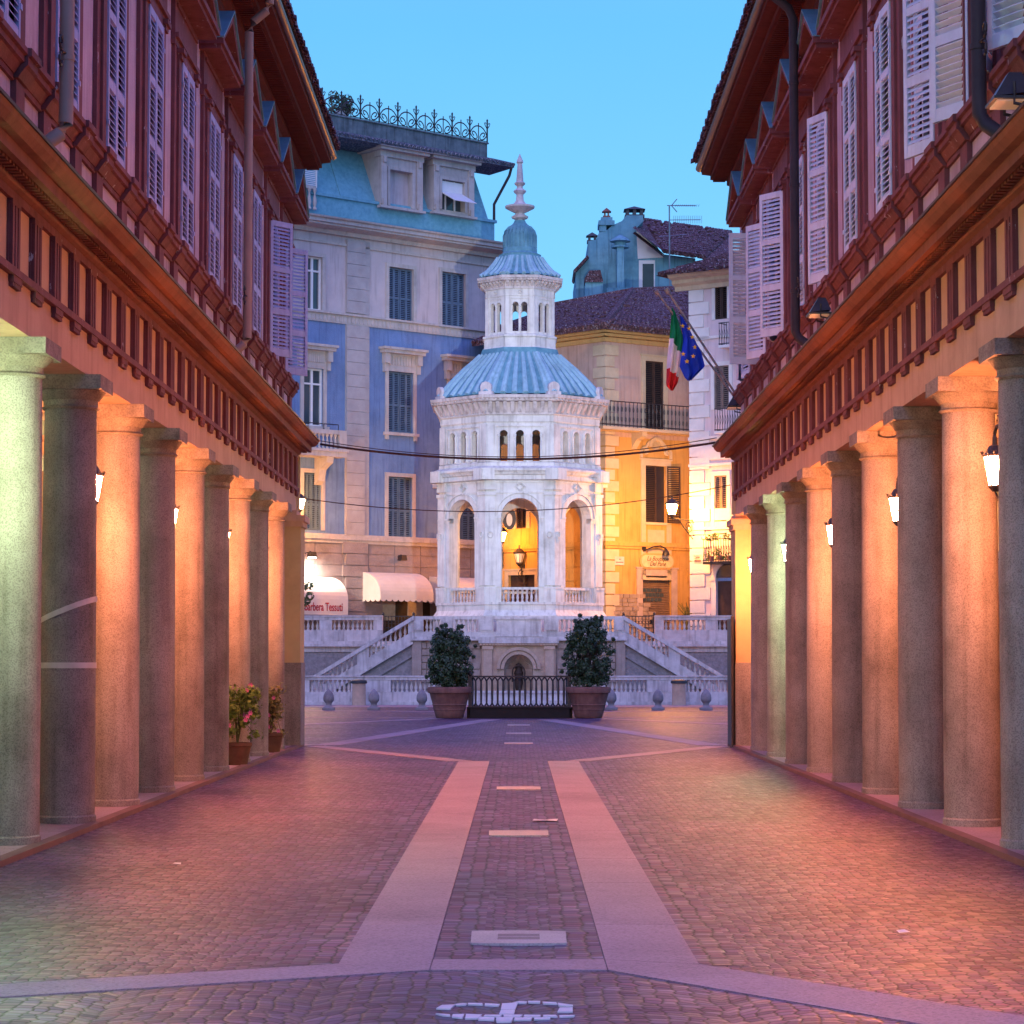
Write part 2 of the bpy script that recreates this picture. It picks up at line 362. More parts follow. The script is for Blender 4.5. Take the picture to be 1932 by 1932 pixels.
for sx in (-1, 1):
    g.ext([(sx * .46, 12.905), (sx * .46, 14.596), (sx * .945, 14.596), (sx * .945, 12.72 if sx < 0 else 12.70)], -.05, Z1, 'z')
    ys = [14.6, 17.3, 19.4, 22.6, 24.7, 27.9, 30.2, 33.0, 35.6, 38.0]
    for a, b in zip(ys, ys[1:]):
        g.box(min(sx * .46, sx * .945), max(sx * .46, sx * .945), a + .004, b - .004, -.05, Z1)
    strip((sx * 0.93, 38.15), (sx * 3.75, 44.6), 0.42, 4); strip((sx * 3.6, 45.2), (sx * 0.75, 64.5), 0.5, 8)
    strip((sx * 1.3, 66.9), (sx * 9.5, 66.9), 0.5, 5); strip((sx * 2.2, 65.6), (sx * 6.8, 57.0), 0.4, 5)
    strip((sx * 3.6, 45.2), (sx * 9.0, 45.9), 0.45, 3); strip((sx * 2.0, 74.5), (sx * 12, 77.5), 0.6, 4)
g.box(-.455, .455, 12.47, 12.9, -.05, Z1)
g.ext([(-.949, 12.715), (-.46, 12.90), (-.46, 12.47), (-3.9, 10.74), (-3.9, 11.24)], -.05, Z1, 'z')
g.ext([(.46, 12.47), (.46, 12.90), (.949, 12.695), (3.9, 8.6), (3.9, 7.65)], -.05, Z1, 'z')
g.box(-20, 20, 81.5, 85.2, -.05, Z1)
tag(g.build('paving_strip', SLAB), kind='structure')
g = MB(); g.box(-60, 60, 91.4, 200, 1.0, 2.3); tag(g.build('upper_street', mat('upper_street_stone', (0.25, 0.19, 0.19), None, 2, .6)), kind='structure')

# ---------------------------------------------------------------- arcade buildings
YE = 44.75
def shutter_mesh(name, m, sgn, w=0.53, h=2.25):
    b = MB(); t = .045
    def bx(x0, x1, y0, y1, z0, z1, M=None):
        b.box(min(sgn * x0, sgn * x1), max(sgn * x0, sgn * x1), y0, y1, z0, z1, M)
    bx(0, .065, -t, 0, 0, h); bx(w - .065, w - .003, -t, 0, 0, h)
    rails = [0, .12, .70, .80, 1.42, 1.50, h - .09, h]
    for i in range(0, 8, 2): bx(.065, w - .065, -t + .003, -.003, rails[i], rails[i + 1])
    for z0, z1 in ((rails[1], rails[2]), (rails[3], rails[4]), (rails[5], rails[6])):
        n = int((z1 - z0) / 0.062)
        for i in range(n):
            z = z0 + (z1 - z0) * (i + .5) / n
            x0, x1 = sorted((sgn * .062, sgn * (w - .062)))
            b.add([(x0, -t + .006, z - .026), (x1, -t + .006, z - .026), (x1, -t + .006, z - .016), (x0, -t + .006, z - .016),
                   (x0, -.006, z + .012), (x1, -.006, z + .012), (x1, -.006, z + .022), (x0, -.006, z + .022)],
                  [(0, 1, 2, 3), (7, 6, 5, 4), (0, 4, 5, 1), (3, 2, 6, 7), (0, 3, 7, 4), (1, 5, 6, 2)])
    for z in (.3, h - .3): bx(-.02, .05, -t - .012, -t + .004, z, z + .05)
    return b.mesh(name, m)
def arcade(s, k, label, cols, wins, opens, shut_m, pipe_m, pipes, px=3.97, cx=4.30):
    X = lambda x: s * x * k
    Z = lambda z: 1.6 + k * (z - 1.6) if z > 2.5 else z
    loc = (X(4.3), 30.0, 0.0); root = thing('arcade_building', label, 'building', loc); o = tuple(-c for c in loc)
    Y0 = 13.4
    def prof(poly, y0, y1, b): b.ext([(X(x), Z(z)) for x, z in poly], y0, y1, 'y')
    def bx(b, x0, x1, y0, y1, z0, z1):
        xs = sorted((X(x0), X(x1))); b.box(xs[0], xs[1], y0, y1, Z(z0) if z0 > 2.5 else z0, Z(z1) if z1 > 2.5 else z1)
    # frames: local x runs along the street, local -y faces the street
    rot = R(90) if s < 0 else R(-90); along = 1 if s < 0 else -1
    MW = Matrix.Translation((X(4.12), 0, 0)) @ Matrix.Rotation(rot, 4, 'Z')
    zs, zt = Z(6.56), Z(8.78); hw = .535
    # upper wall with window openings
    b = MB(); holes = [(along * y - hw, along * y + hw, zs, zt) for y in wins]
    xa, xb = sorted((along * Y0, along * (YE - .45)))
    b.walls(xa, xb, Z(5.5), Z(10.6), holes, .22, 0, MW)
    e = Y0; bx(b, 4.15, 12.0, YE - .47, YE - .45, 5.5, 10.6); bx(b, 4.15, 12, Y0, Y0 + .02, 0, 10.6)
    b.build('upper_wall', PINKP, root, loc=o)
    b = MB(); bx(b, 8.2, 8.5, Y0, YE - .5, 0, 5.3); bx(b, 3.98, 8.3, YE - 0.02, YE, 4.3, 5.3)
    b.build('back_wall', INT, root, loc=o)
    for y in cols[:-1]:
        b = MB(); bx(b, 8.12, 8.2, y + .5, y + 2.2, .06, 3.3); bx(b, 8.08, 8.2, y + .42, y + .5, .05, 3.4); bx(b, 8.08, 8.2, y + 2.2, y + 2.28, .05, 3.4); bx(b, 8.06, 8.2, y + .42, y + 2.28, 3.3, 3.42); b.build('shop_window', DGLASS, root, loc=o)
    b = MB(); bx(b, 4.56, 8.2, Y0, YE - .05, 4.36, 4.6)
    for y in cols: bx(b, 4.56, 8.2, y - .2, y + .2, 4.2, 4.36)
    b.build('arcade_ceiling', INT, root, loc=o)
    # architrave
    b = MB(); bx(b, 4.05, 4.56, Y0, YE, 4.27, 4.655); b.build('architrave', OCHRE, root, loc=o)
    # frieze with triglyphs, taenia and drops
    b = MB(); b.cur = 0; bx(b, 4.07, 4.5, Y0, YE - .02, 4.655, 5.34)
    b.cur = 1; bx(b, 3.995, 4.07, Y0, YE + .05, 4.655, 4.715); bx(b, 4.03, 4.07, Y0, YE, 5.27, 5.34)
    y = YE - .2
    while y > Y0:
        bx(b, 4.052, 4.07, y - .165, y + .165, 4.715, 5.27)
        for q in (-.115, 0, .115): bx(b, 4.022, 4.055, y + q - .036, y + q + .036, 4.715, 5.245)
        bx(b, 4.02, 4.055, y - .165, y + .165, 5.225, 5.27)
        bx(b, 4.005, 4.05, y - .17, y + .17, 4.60, 4.655)
        for q in range(6):
            yy = y - .14 + q * .056; bx(b, 4.012, 4.05, yy - .018, yy + .018, 4.565, 4.60)
        y -= .893
    b.build('frieze', [METO, RED], root, loc=o)
    # main cornice
    b = MB()
    prof([(4.4, 5.34), (4.05, 5.34), (4.0, 5.37), (3.97, 5.42), (3.86, 5.425), (3.86, 5.40), (3.80, 5.40), (3.80, 5.50), (3.73, 5.51), (3.68, 5.56), (3.66, 5.615), (4.2, 5.70), (4.4, 5.70)], Y0, YE + .3, b)
    yy = Y0
    while yy < YE + .25:
        bx(b, 3.875, 3.96, yy, yy + .075, 5.385, 5.43); yy += .125
    b.build('cornice', mat('cornice_paint', (0.25, 0.10, 0.065), (0.19, 0.075, 0.05), 3, .7, .2, 40, streak=.3), root, loc=o)
    b = MB(); prof([(3.645, 5.60), (4.1, 5.69), (4.1, 5.705), (3.64, 5.622)], Y0, YE + .32, b); b.build('cornice_flashing', PIPED, root, loc=o)
    # panel band, sill ledge
    b = MB(); bx(b, 4.09, 4.14, Y0, YE - .45, 6.29, 6.35); bx(b, 4.085, 4.14, Y0, YE - .45, 5.62, 5.85)
    prof([(4.14, 6.33), (4.08, 6.34), (4.03, 6.42), (4.0, 6.43), (4.0, 6.48), (3.97, 6.49), (3.97, 6.54), (4.14, 6.56)], Y0, YE - .38, b)
    for y in wins:
        for q in (-1, 1):
            yc = y + q * .75; bx(b, 4.07, 4.14, yc - .17, yc + .17, 5.85, 6.3)
            prof([(4.14, 6.3), (4.05, 6.31), (3.995, 6.39), (3.97, 6.41), (3.97, 6.475), (3.94, 6.485), (3.94, 6.545), (4.14, 6.565)], yc - .2, yc + .2, b)
    b.build('sill_ledge', RED, root, loc=o)
    # windows
    b = MB()                                         # surround, local frame (x along street, -y out, z up from sill)
    H = zt - zs; y0 = -.075
    for q in (-1, 1):
        a, c = sorted((q * .54, q * .94)); b.box(a, c, y0 + .03, .01, -.06, H + .12)
        a, c = sorted((q * .56, q * .76)); b.box(a, c, y0, .01, -.06, H + .05)
        a, c = sorted((q * .52, q * .80)); b.box(a, c, y0 - .06, .01, H + .05, H + .11); b.box(a + .03, c - .03, y0 - .03, .01, H - .01, H + .05)
    b.box(-1.0, 1.0, y0 + .02, .01, H + .12, H + .72); b.box(-.98, .98, y0 - .02, .01, H + .20, H + .26); b.box(-.54, .54, y0, .01, H, H + .12)
    b.box(-.9, .9, y0 - .004, .01, H + .6, H + .64)
    wm = b.mesh('window', RED)
    b = MB(); b.box(-.53, .53, .15, .17, 0, H); pm = b.mesh('pane', DGLASS)
    b = MB(); b.box(-.53, -.47, .09, .15, 0, H); b.box(.47, .53, .09, .15, 0, H); b.box(-.04, .04, .09, .15, 0, H); b.box(-.47, -.04, .1, .14, H * .7, H * .7 + .05); b.box(.04, .47, .1, .14, H * .7, H * .7 + .05)
    sm_ = b.mesh('sash', SHUTW)
    sl_, sr_ = shutter_mesh('shutter', shut_m, 1, .533, H), shutter_mesh('shutter', shut_m, -1, .533, H)
    # pediment
    b = MB(); zb, zp, hw2, dp = 0.0, .78, 1.12, .27
    b.box(-hw2, hw2, -dp, .02, zb, zb + .06); b.box(-hw2 - .03, hw2 + .03, -dp - .04, .02, zb + .06, zb + .13)
    b.ext([(-hw2 + .1, zb + .13), (hw2 - .1, zb + .13), (0, zp - .1)], -.06, .02, 'y')
    for q in (-1, 1): b.ext([(q * (hw2 + .03), zb + .13), (q * (hw2 - .13), zb + .13), (0, zp - .14), (0, zp)], -dp - .02, .02, 'y')
    pedm = b.mesh('pediment', RED)
    b = MB()
    for q in (-1, 1): b.ext([(q * (hw2 + .05), zb + .135), (0, zp + .005), (0, zp + .03), (q * (hw2 + .06), zb + .155)], -dp - .05, .03, 'y')
    ledm = b.mesh('lead_cover', LEAD)
    for i, y in enumerate(wins):
        w = obj('window', wm, root, (X(4.12) - loc[0], y - loc[1], zs), (0, 0, rot))
        obj('pane', pm, w); obj('sash', sm_, w)
        fa, na = opens.get(i, (0, 0))                # far leaf, near leaf
        la, ra = (na, fa) if s < 0 else (fa, na)     # local left / right
        obj('shutter', sl_, w, (-.535, -.045, .0), (0, 0, R(-la))); obj('shutter', sr_, w, (.535, -.045, .0), (0, 0, R(ra)))
        p = obj('pediment', pedm, root, (X(4.10) - loc[0], y - loc[1], Z(9.47)), (0, 0, rot)); obj('lead_cover', ledm, p)
    # columns
    ca = MB(); top = Z(4.27)
    ca.lathe([(.262, top - .32), (.285, top - .30), (.262, top - .28), (.262, top - .23), (.28, top - .22), (.335, top - .15), (.335, top - .14)], n=32)
    ca.box(-.35, .35, -.35, .35, top - .14, top - .002)
    cam_ = ca.mesh('capital', CAPM, True)
    sh = MB(); pr = [(.285, .04), (.285, .10), (.272, .115)]
    for j in range(1, 13):
        t = j / 12; pr.append((.272 - .022 * t ** 1.6, .115 + (top - .32 - .115) * t))
    sh.lathe(pr, n=40); shm = sh.mesh('column', GRAN, True)
    for y in cols:
        c = obj('column', shm, root, (X(cx) - loc[0], y - loc[1], 0), (0, 0, random.uniform(0, 6))); c2 = obj('capital', cam_, c)
        c2.rotation_euler = (0, 0, -c.rotation_euler.z)
    # end pier
    b = MB(); bx(b, px, 4.85, 43.95, YE + .02, 1.55, 4.0); b.build('pier', mat('pier_plaster', (0.52, 0.38, 0.2), (0.44, 0.32, 0.17), 2, .85, .2, 40, stain=.4), root, loc=o)
    b = MB(); bx(b, px - .015, 4.865, 43.935, YE + .035, .04, .78); bx(b, px - .015, 4.865, 43.935, YE + .035, .785, 1.55); b.build('pier_base', GRAN, root, loc=o)
    b = MB(); bx(b, px - .04, 4.9, 43.9, YE + .06, 3.98, 4.07); bx(b, px - .08, 4.93, 43.86, YE + .10, 4.07, 4.18); bx(b, 3.97, 4.85, 43.94, YE + .02, 4.18, 4.27); b.build('pier_cap', OCHRE, root, loc=o)
    # roof: bed mouldings, slatted soffit, gutter, tiles
    b = MB(); ye = YE + .1
    prof([(4.3, 10.36), (4.08, 10.36), (4.02, 10.42), (4.02, 10.50), (3.93, 10.54), (3.93, 10.62), (3.62, 10.64), (3.62, 10.72), (3.46, 10.74), (3.44, 10.86), (4.3, 10.95)], Y0, ye, b)
    yy = Y0
    while yy < ye - .05:
        bx(b, 3.67, 3.90, yy, yy + .05, 10.60, 10.645); yy += .115
    b.build('eaves', DRED, root, loc=o)
    b = MB(); gx, gz = 3.42, 10.87
    pts = [(gx + .075 * math.cos(R(a)), gz + .075 * math.sin(R(a))) for a in range(180, 361, 20)]
    prof(pts + [(gx + .06, gz), (gx - .06, gz)], Y0, ye + .03, b); b.build('gutter', mat('copper_gutter', (0.16, 0.075, 0.04), (0.1, 0.05, 0.03), 3, .35, metal=.6), root, loc=o)
    b = MB(); prof([(3.33, 10.95), (3.33, 10.975), (8.2, 12.8), (13, 11.0), (13, 10.9), (8.2, 12.7)], Y0, ye, b)
    yy = Y0 + .1; sl = (12.8 - 10.97) / (8.2 - 3.33)
    while yy < ye:
        vs = []; fs = []
        for j, x in enumerate((3.27 + random.uniform(-.02, .02), 4.6)):
            for i in range(6):
                a = math.pi * i / 5; vs.append((X(x), yy + .085 * math.cos(a), Z(10.985 + sl * (x - 3.33)) + .075 * math.sin(a)))
        for i in range(5): fs.append((i, i + 1, i + 7, i + 6))
        fs.append((0, 1, 2, 3, 4, 5)); b.add(vs, fs); yy += .21
    b.build('tile_roof', TILE, root, loc=o)
    # downpipes with swan neck and shoe
    for y, z0 in pipes:
        xo = X(3.74); b = MB()
        b.tube([(X(3.46), y, Z(10.85)), (X(3.46), y, Z(10.7)), (X(3.5), y, Z(10.6)), (X(3.68), y, Z(10.45)), (xo, y, Z(10.3)), (xo, y, Z(9.6)), (xo, y, Z(6.2)), (xo, y, Z(6.02)), (X(3.78), y - .04, Z(5.93)), (X(3.95), y - .12, Z(5.78))], .062, 12)
        for z in (9.4, 8.0, 6.55): b.lathe([(.07, Z(z)), (.07, Z(z) + .05)], (xo, y), 12)
        p = b.build('downpipe', pipe_m, root, True, loc=o)
        for q in (-1, 1):
            b = MB(); b.tube([(xo, y + q * .05, Z(6.6)), (xo + s * .02, y + q * .15, Z(6.6))], .014)
            b.tube([(xo + s * .02, y - .16 + .055 * math.cos(a * .7), Z(6.6) + q * (.075 + .055 * math.sin(a * .7))) for a in range(0, 8)], .012)
            b.build('pipe_bracket', IRON, p)
    return root
COLS_L = [23.25 + (i - 2) * 2.68 for i in range(0, 10)]
COLS_R = [22.85 + (i - 2) * 2.70 for i in range(0, 10)]
WIN_L = [43.05 - 2.66 * i for i in range(11)]
WIN_R = [42.25 - 2.66 * i for i in range(11)]
arcade(-1, 1.026, 'arcade building on the left with lilac shutters, nearly all of them closed', COLS_L, WIN_L,
       {0: (6, 42), 1: (4, 38)}, SHUT, PIPEB, [(20.1, 0), (33.7, 0)], 3.895, 4.25)
arcade(1, 1.0, 'arcade building on the right with white shutters, several swung open, and dark downpipes', COLS_R, WIN_R,
       {0: (20, 10), 1: (84, 30), 2: (20, 36), 4: (0, 22), 7: (0, 23), 8: (152, 160), 9: (152, 160), 6: (2, 3)}, SHUTW, PIPED, [(19.25, 0), (32.2, 0)])
for s, k in ((-1, 1.026), (1, 1.0)):
    g = MB()
    for y0 in range(12, 46, 2):
        x0, x1 = sorted((s * 4.02 * k, s * 8.4 * k)); g.box(x0, x1, y0 + .004, min(y0 + 2, 45) - .004, -.05, .04)
    tag(g.build('arcade_pavement', SLAB), kind='structure')
    g = MB(); x0, x1 = sorted((s * 3.9 * k, s * 4.01 * k)); g.box(x0, x1, 12, 45.0, -.05, .05)
    tag(g.build('kerb', KERB), kind='structure')

# ---------------------------------------------------------------- lanterns on the columns
def lantern(name, glow, hang=True):
    root = thing(name, 'x', 'lantern', group='lanterns on the arcade columns')
    b = MB(); b.lathe([(.065, 0), (.115, .30)], n=6); b.build('lamp_glass', glow, root)
    b = MB(); b.lathe([(.125, .30), (.135, .32), (.115, .325), (.06, .42), (.03, .43), (.025, .5), (.012, .56)], n=6)
    for i in range(12):
        a = 2 * math.pi * i / 12; b.tube([(.13 * math.cos(a), .13 * math.sin(a), .32), (.15 * math.cos(a), .15 * math.sin(a), .36)], .009, 4)
    b.build('lamp_hood', IRON, root)
    b = MB(); b.lathe([(.03, -.07), (.075, -.02), (.075, 0)], n=6)
    for i in range(6):
        a = 2 * math.pi * i / 6 ; b.tube([(.068 * math.cos(a), .068 * math.sin(a), 0), (.118 * math.cos(a), .118 * math.sin(a), .30)], .007, 4)
    b.build('lamp_frame', IRON, root)
    # bracket along local +x towards the column
    b = MB(); b.tube([(0, 0, .55), (.05, 0, .62), (.35, 0, .67), (.70, 0, .58)], .02); b.tube([(0, 0, -.07), (.06, 0, -.14), (.15, 0, -.13), (.36, 0, -.22), (.70, 0, -.3)], .012)
    b.tube([(.2, 0, .63), (.16, 0, .72), (.08, 0, .74), (.06, 0, .68)], .01); b.box(.67, .71, -.04, .04, -.4, .7)
    b.build('bracket', IRON, root)
    return root
proto = {}
ORD = ['nearest the camera', 'second', 'third', 'fourth', 'fifth']
def put_lantern(s, k, y, glow, label):
    key = glow.name
    x, z = s * (4.18 if s > 0 else 4.18) * k, 3.13 if s > 0 else 3.20
    rz = math.atan2(-.78, s * .2 * k)
    if key not in proto: r = proto[key] = lantern('column_lantern', glow)
    else: r = dup(proto[key], 'x')
    r.location = (x, y + .85, z); r.scale = (.82, .82, .82); r.rotation_euler = (0, 0, rz); r['label'] = label
put_lantern(1, 1, COLS_R[1], WARM, 'warm lit iron lantern on the nearest right column, the largest in the photo')
put_lantern(1, 1, COLS_R[3], WARM, 'warm lit iron lantern on the third right column, second largest on that side')
put_lantern(1, 1, COLS_R[5], WARM, 'warm lit iron lantern on the fifth right column, half hidden behind it')
put_lantern(1, 1, COLS_R[7], GREENL, 'lit lantern behind the seventh right column, before the mint green lit column')
put_lantern(1, 1, COLS_R[9], WARM, 'tiny lit lantern on the last right column beside the orange pier')
put_lantern(-1, 1.026, COLS_L[0], GREENL, 'lantern before the nearest left column washing it in greenish white light')
put_lantern(-1, 1.026, COLS_L[2], WARM, 'warm lit lantern behind the left column that carries the white tape')
put_lantern(-1, 1.026, COLS_L[4], WARM, 'warm lit lantern behind the fourth left column, smaller of the two seen lit there')
put_lantern(-1, 1.026, COLS_L[6], WARM, 'small lit lantern behind the sixth left column, beside the seventh')
put_lantern(-1, 1.026, COLS_L[8], WARM, 'smallest lit lantern of the left arcade, behind its eighth column')
for i, y in enumerate((22.0, 27.3, 32.7, 38.0)):
    r = thing('ceiling_globe', ('mint glowing globe lamp inside the left arcade behind the ' + ['taped', 'fourth', 'sixth', 'eighth'][i] + ' column'), 'lamp', (-6.3, y, 4.42), group='globe lamps inside the left arcade')
    b = MB(); b.lathe([(.02, -.5), (.1, -.47), (.14, -.36), (.1, -.25), (.03, -.22)], n=14); b.build('globe', MINT, r, 'all')
    b = MB(); b.lathe([(.05, -.23), (.05, -.2), (.012, -.19), (.012, -.05), (.06, -.04), (.06, .0)], n=10); b.build('rod', IRON, r)
# ---------------------------------------------------------------- stone of the fountain and the tower
MARB = mat('white_marble', (0.80, 0.77, 0.72), (0.62, 0.59, 0.56), 2.2, 0.6, 0.25, 30, stain=0.5, streak=0.5)
MARBW = mat('weathered_marble', (0.74, 0.66, 0.65), (0.55, 0.48, 0.47), 3.0, 0.7, 0.35, 25, stain=0.6, streak=0.6)
SHELL = mat('niche_lit_stone', (0.66, 0.46, 0.34), (0.5, 0.34, 0.25), 4.0, 0.8, 0.4, 18, stain=0.4)  # warm light of the niche is put into the stone colour
RUST = mat('fountain_brown_stone', (0.48, 0.36, 0.31), (0.35, 0.26, 0.22), 3.0, 0.8, 0.4, 18, stain=0.5, streak=0.4)
ROUGH = mat('rough_render', (0.38, 0.33, 0.33), (0.24, 0.21, 0.21), 9.0, 0.9, 0.8, 14, stain=0.4)
COPR = mat('pale_copper_ribs', (0.34, 0.53, 0.60), (0.23, 0.40, 0.47), 3.0, 0.5, 0.2, 25, stain=0.3, streak=0.3)
COPP = mat('green_copper_roof', (0.17, 0.37, 0.43), (0.10, 0.25, 0.31), 3.0, 0.5, 0.2, 25, stain=0.45, streak=0.3)
DARKI = mat('tower_dark_inside', (0.16, 0.12, 0.10), None, 2, .9)

def baluster_mesh(h, r, m):
    b = MB(); b.lathe([(r * .95, 0), (r * .95, h * .08), (r * .55, h * .14), (r, h * .34), (r * .85, h * .46), (r * .42, h * .72), (r * .5, h * .82), (r * .9, h * .9), (r * .9, h)], n=10)
    return b.mesh('baluster', m, True)
# ---- octagonal tower
TC = (0.05, 91.2)
tower = thing('stone_tower', 'white marble octagonal tower with two ribbed copper roofs and a tall finial above the fountain', 'tower', (TC[0], TC[1], 2.42))
TO = (-TC[0], -TC[1], -2.42); OCT = R(22.5)
def face(k, a): return Matrix.Translation((TC[0], TC[1], 0)) @ Matrix.Rotation(R(45) * k, 4, 'Z') @ Matrix.Translation((0, -a, 0))
b = MB(); b.lathe([(3.26, 2.42), (3.26, 3.22), (3.2, 3.3), (3.12, 3.42), (3.12, 3.6), (3.16, 3.63), (3.16, 3.72)], TC, 8, OCT, apothem=True)
b.build('plinth', MARB, tower, loc=TO)
b = MB(); a = 3.02; s_ = a * 2 * math.tan(R(22.5))
for k in range(8):
    M = face(k, a); h = s_ / 2
    b.panel(-h, h, 3.72, 8.2, [(0, 1.38, 3.72, 6.86)], .42, M)
    b.archband(0, 1.38, 6.86, .17, -.05, 0, M); b.archband(0, 1.38 + .36, 6.86, .04, -.08, 0, M)
    for q in (-1, 1):
        x0, x1 = sorted((q * (h - .33), q * (h + .03))); b.box(x0, x1, -.07, 0, 4.33, 7.66, M)
        x0, x1 = sorted((q * (h - .37), q * (h + .06))); b.box(x0, x1, -.13, 0, 3.72, 4.2, M); b.box(x0, x1, -.15, 0, 4.2, 4.28, M); b.box(x0, x1, -.11, 0, 7.66, 7.78, M); b.box(x0, x1, -.09, 0, 7.86, 8.2, M)
        x0, x1 = sorted((q * .69, q * .92)); b.box(x0, x1, -.06, .2, 6.68, 6.86, M); b.box(x0, x1, -.09, .2, 6.80, 6.86, M); b.box(x0, x1, -.04, 0, 4.28, 6.68, M)
        cx = q * (h - .16); b.tube([(cx + .09 * math.cos(t * .5236), -.09, 6.2 + .11 * math.sin(t * .5236)) for t in range(13)], .022, 5, M)
        b.box(cx - .05, cx - .03, -.09, -.07, 5.9, 6.1, M); b.box(cx + .03, cx + .05, -.09, -.07, 5.9, 6.1, M)
    b.box(-.95, .95, -.03, 0, 7.74, 7.80, M); b.box(-.95, .95, -.03, 0, 8.13, 8.19, M)
    for q in (.14, .2):
        b.tube([(-q, -.02, 7.97), (0, -.02, 7.97 + q * .85), (q, -.02, 7.97), (0, -.02, 7.97 - q * .85), (-q, -.02, 7.97)], .02, 4, M)
b.build('arched_stage', MARB, tower, loc=TO)
bm_ = baluster_mesh(.46, .055, MARBW)
for k in range(8):
    b = MB(); M = face(k, a); b.box(-.69, .69, .05, .3, 4.18, 4.27, M); b.box(-.69, .69, .08, .27, 3.68, 3.73, M)
    bal = b.build('balustrade', MARB, tower, loc=TO)
    for i in range(8):
        p = M @ Vector((-.6 + 1.2 * i / 7, .17, 3.725)); obj('baluster', bm_, bal, tuple(p))
b = MB(); b.lathe([(3.05, 8.2), (3.15, 8.24), (3.15, 8.40), (3.2, 8.42), (3.24, 8.50), (3.30, 8.56), (3.30, 8.63), (3.05, 8.74)], TC, 8, OCT, apothem=True)
for k in range(8):
    M = face(k, 3.3); h = s_ / 2 + .08
    for q in (-1, 1):
        x0, x1 = sorted((q * (h - .4), q * (h + .05))); b.box(x0, x1, -.07, .2, 8.22, 8.64, M)
b.build('entablature', MARB, tower, loc=TO)
b = MB(); a = 2.96; s2 = a * 2 * math.tan(R(22.5)); h = s2 / 2
b.lathe([(3.04, 8.7), (3.04, 8.86), (2.97, 8.9)], TC, 8, OCT, apothem=True)
for k in range(8):
    M = face(k, a)
    b.panel(-h, h, 8.86, 10.4, [(-.60, .31, 8.92, 9.92), (0, .31, 8.92, 9.92), (.60, .31, 8.92, 9.92)], .34, M, 10)
    for cx in (-.6, 0, .6): b.archband(cx, .31, 9.92, .055, -.03, 0, M, 10)
    for cx in (-.42, -.18, .18, .42, -.78, .78):
        b.lathe([(.055, 8.92), (.055, 8.98), (.04, 9.0), (.036, 9.8), (.055, 9.86), (.055, 9.92)], (0, 0), 8, 0, M @ Matrix.Translation((cx, -.02, 0)))
    for q in (-1, 1):
        x0, x1 = sorted((q * (h - .26), q * (h + .03))); b.box(x0, x1, -.06, 0, 8.9, 10.3, M)
        x0, x1 = sorted((q * .88, q * .94)); b.box(x0, x1, -.04, 0, 8.92, 10.2, M)
    b.box(-.94, .94, -.04, 0, 10.2, 10.26, M)
b.lathe([(2.98, 10.36), (3.0, 10.4), (3.0, 10.62), (3.06, 10.66)], TC, 8, OCT, apothem=True)
b.build('gallery', MARB, tower, loc=TO)
def cornice(a, z0, z1, z2, n, w):
    b = MB(); b.lathe([(a, z0), (a + .02, z0), (a + .02, z1), (a + .28 * w, z1 + .03), (a + .28 * w, z1 + .1 * w), (a + .36 * w, z1 + .14 * w), (a + .38 * w, z2 - .05), (a, z2)], TC, 8, OCT, apothem=True)
    sd = 2 * a * math.tan(R(22.5))
    for k in range(8):
        M = face(k, a)
        for i in range(n):
            x = -sd / 2 + sd * (i + .5) / n; t = sd / n * .25
            b.ext([(-.02, z0 + .1 * w), (-.06 * w, z0 + .12 * w), (-.24 * w, z1 - .04), (-.24 * w, z1 + .01), (-.02, z1 + .01)], x - t, x + t, 'x', M)
        m = n * 2
        for i in range(m):
            sd2 = sd + .4 * w; x = -sd2 / 2 + sd2 * (i + .5) / m; t = sd2 / m * .27; b.box(x - t, x + t, -.325 * w, -.25 * w, z1 + .06 * w, z1 + .14 * w, M)
    return b
cornice(3.0, 10.62, 11.1, 11.40, 9, 1.0).build('cornice', MARBW, tower, loc=TO)
def octroof(prof, ribs, rr, name):
    b = MB(); b.lathe(prof, TC, 8, OCT, apothem=True)
    t8 = math.tan(R(22.5)); b.cur = 1
    for k in range(8):
        M = Matrix.Translation((TC[0], TC[1], 0)) @ Matrix.Rotation(R(45) * k, 4, 'Z')
        for i in range(ribs):
            t = -1 + 2 * (i + .5) / ribs
            pts = [(t * a_ * t8, -a_ * .985 - (0.0), z_ + .01) for a_, z_ in prof[:-1]]
            b.tube(pts, rr, 8, M, rr * .55)
        b.tube([(-a_ * t8, -a_, z_) for a_, z_ in prof[:-1]], rr * 1.15, 8, M, rr * .7)
    b.build(name, [COPP, COPR], tower, True, loc=TO)
octroof([(3.02, 11.44), (2.62, 11.95), (2.12, 12.50), (1.72, 12.88), (1.5, 13.12), (1.42, 13.36)], 6, .125, 'copper_roof')
for k in range(8):
    b = MB(); M = Matrix.Translation((TC[0], TC[1], 0)) @ Matrix.Rotation(R(45) * k + R(22.5), 4, 'Z')
    b.box(-.26, .26, -3.36, -3.1, 11.36, 11.5, M)
    b.ext([(.22 * math.cos(R(t)), 11.66 + .2 * math.sin(R(t))) for t in range(-20, 201, 20)] + [(-.2, 11.5), (.2, 11.5)], -3.32, -3.18, 'y', M)
    b.build('corner_ornament', MARBW, tower, loc=TO)
b = MB(); b.lathe([(1.42, 13.3), (1.36, 13.42), (1.36, 13.74), (1.41, 13.78), (1.41, 13.84), (1.3, 13.88)], TC, 8, OCT, apothem=True)
a = 1.28; s3 = a * 2 * math.tan(R(22.5)); h = s3 / 2
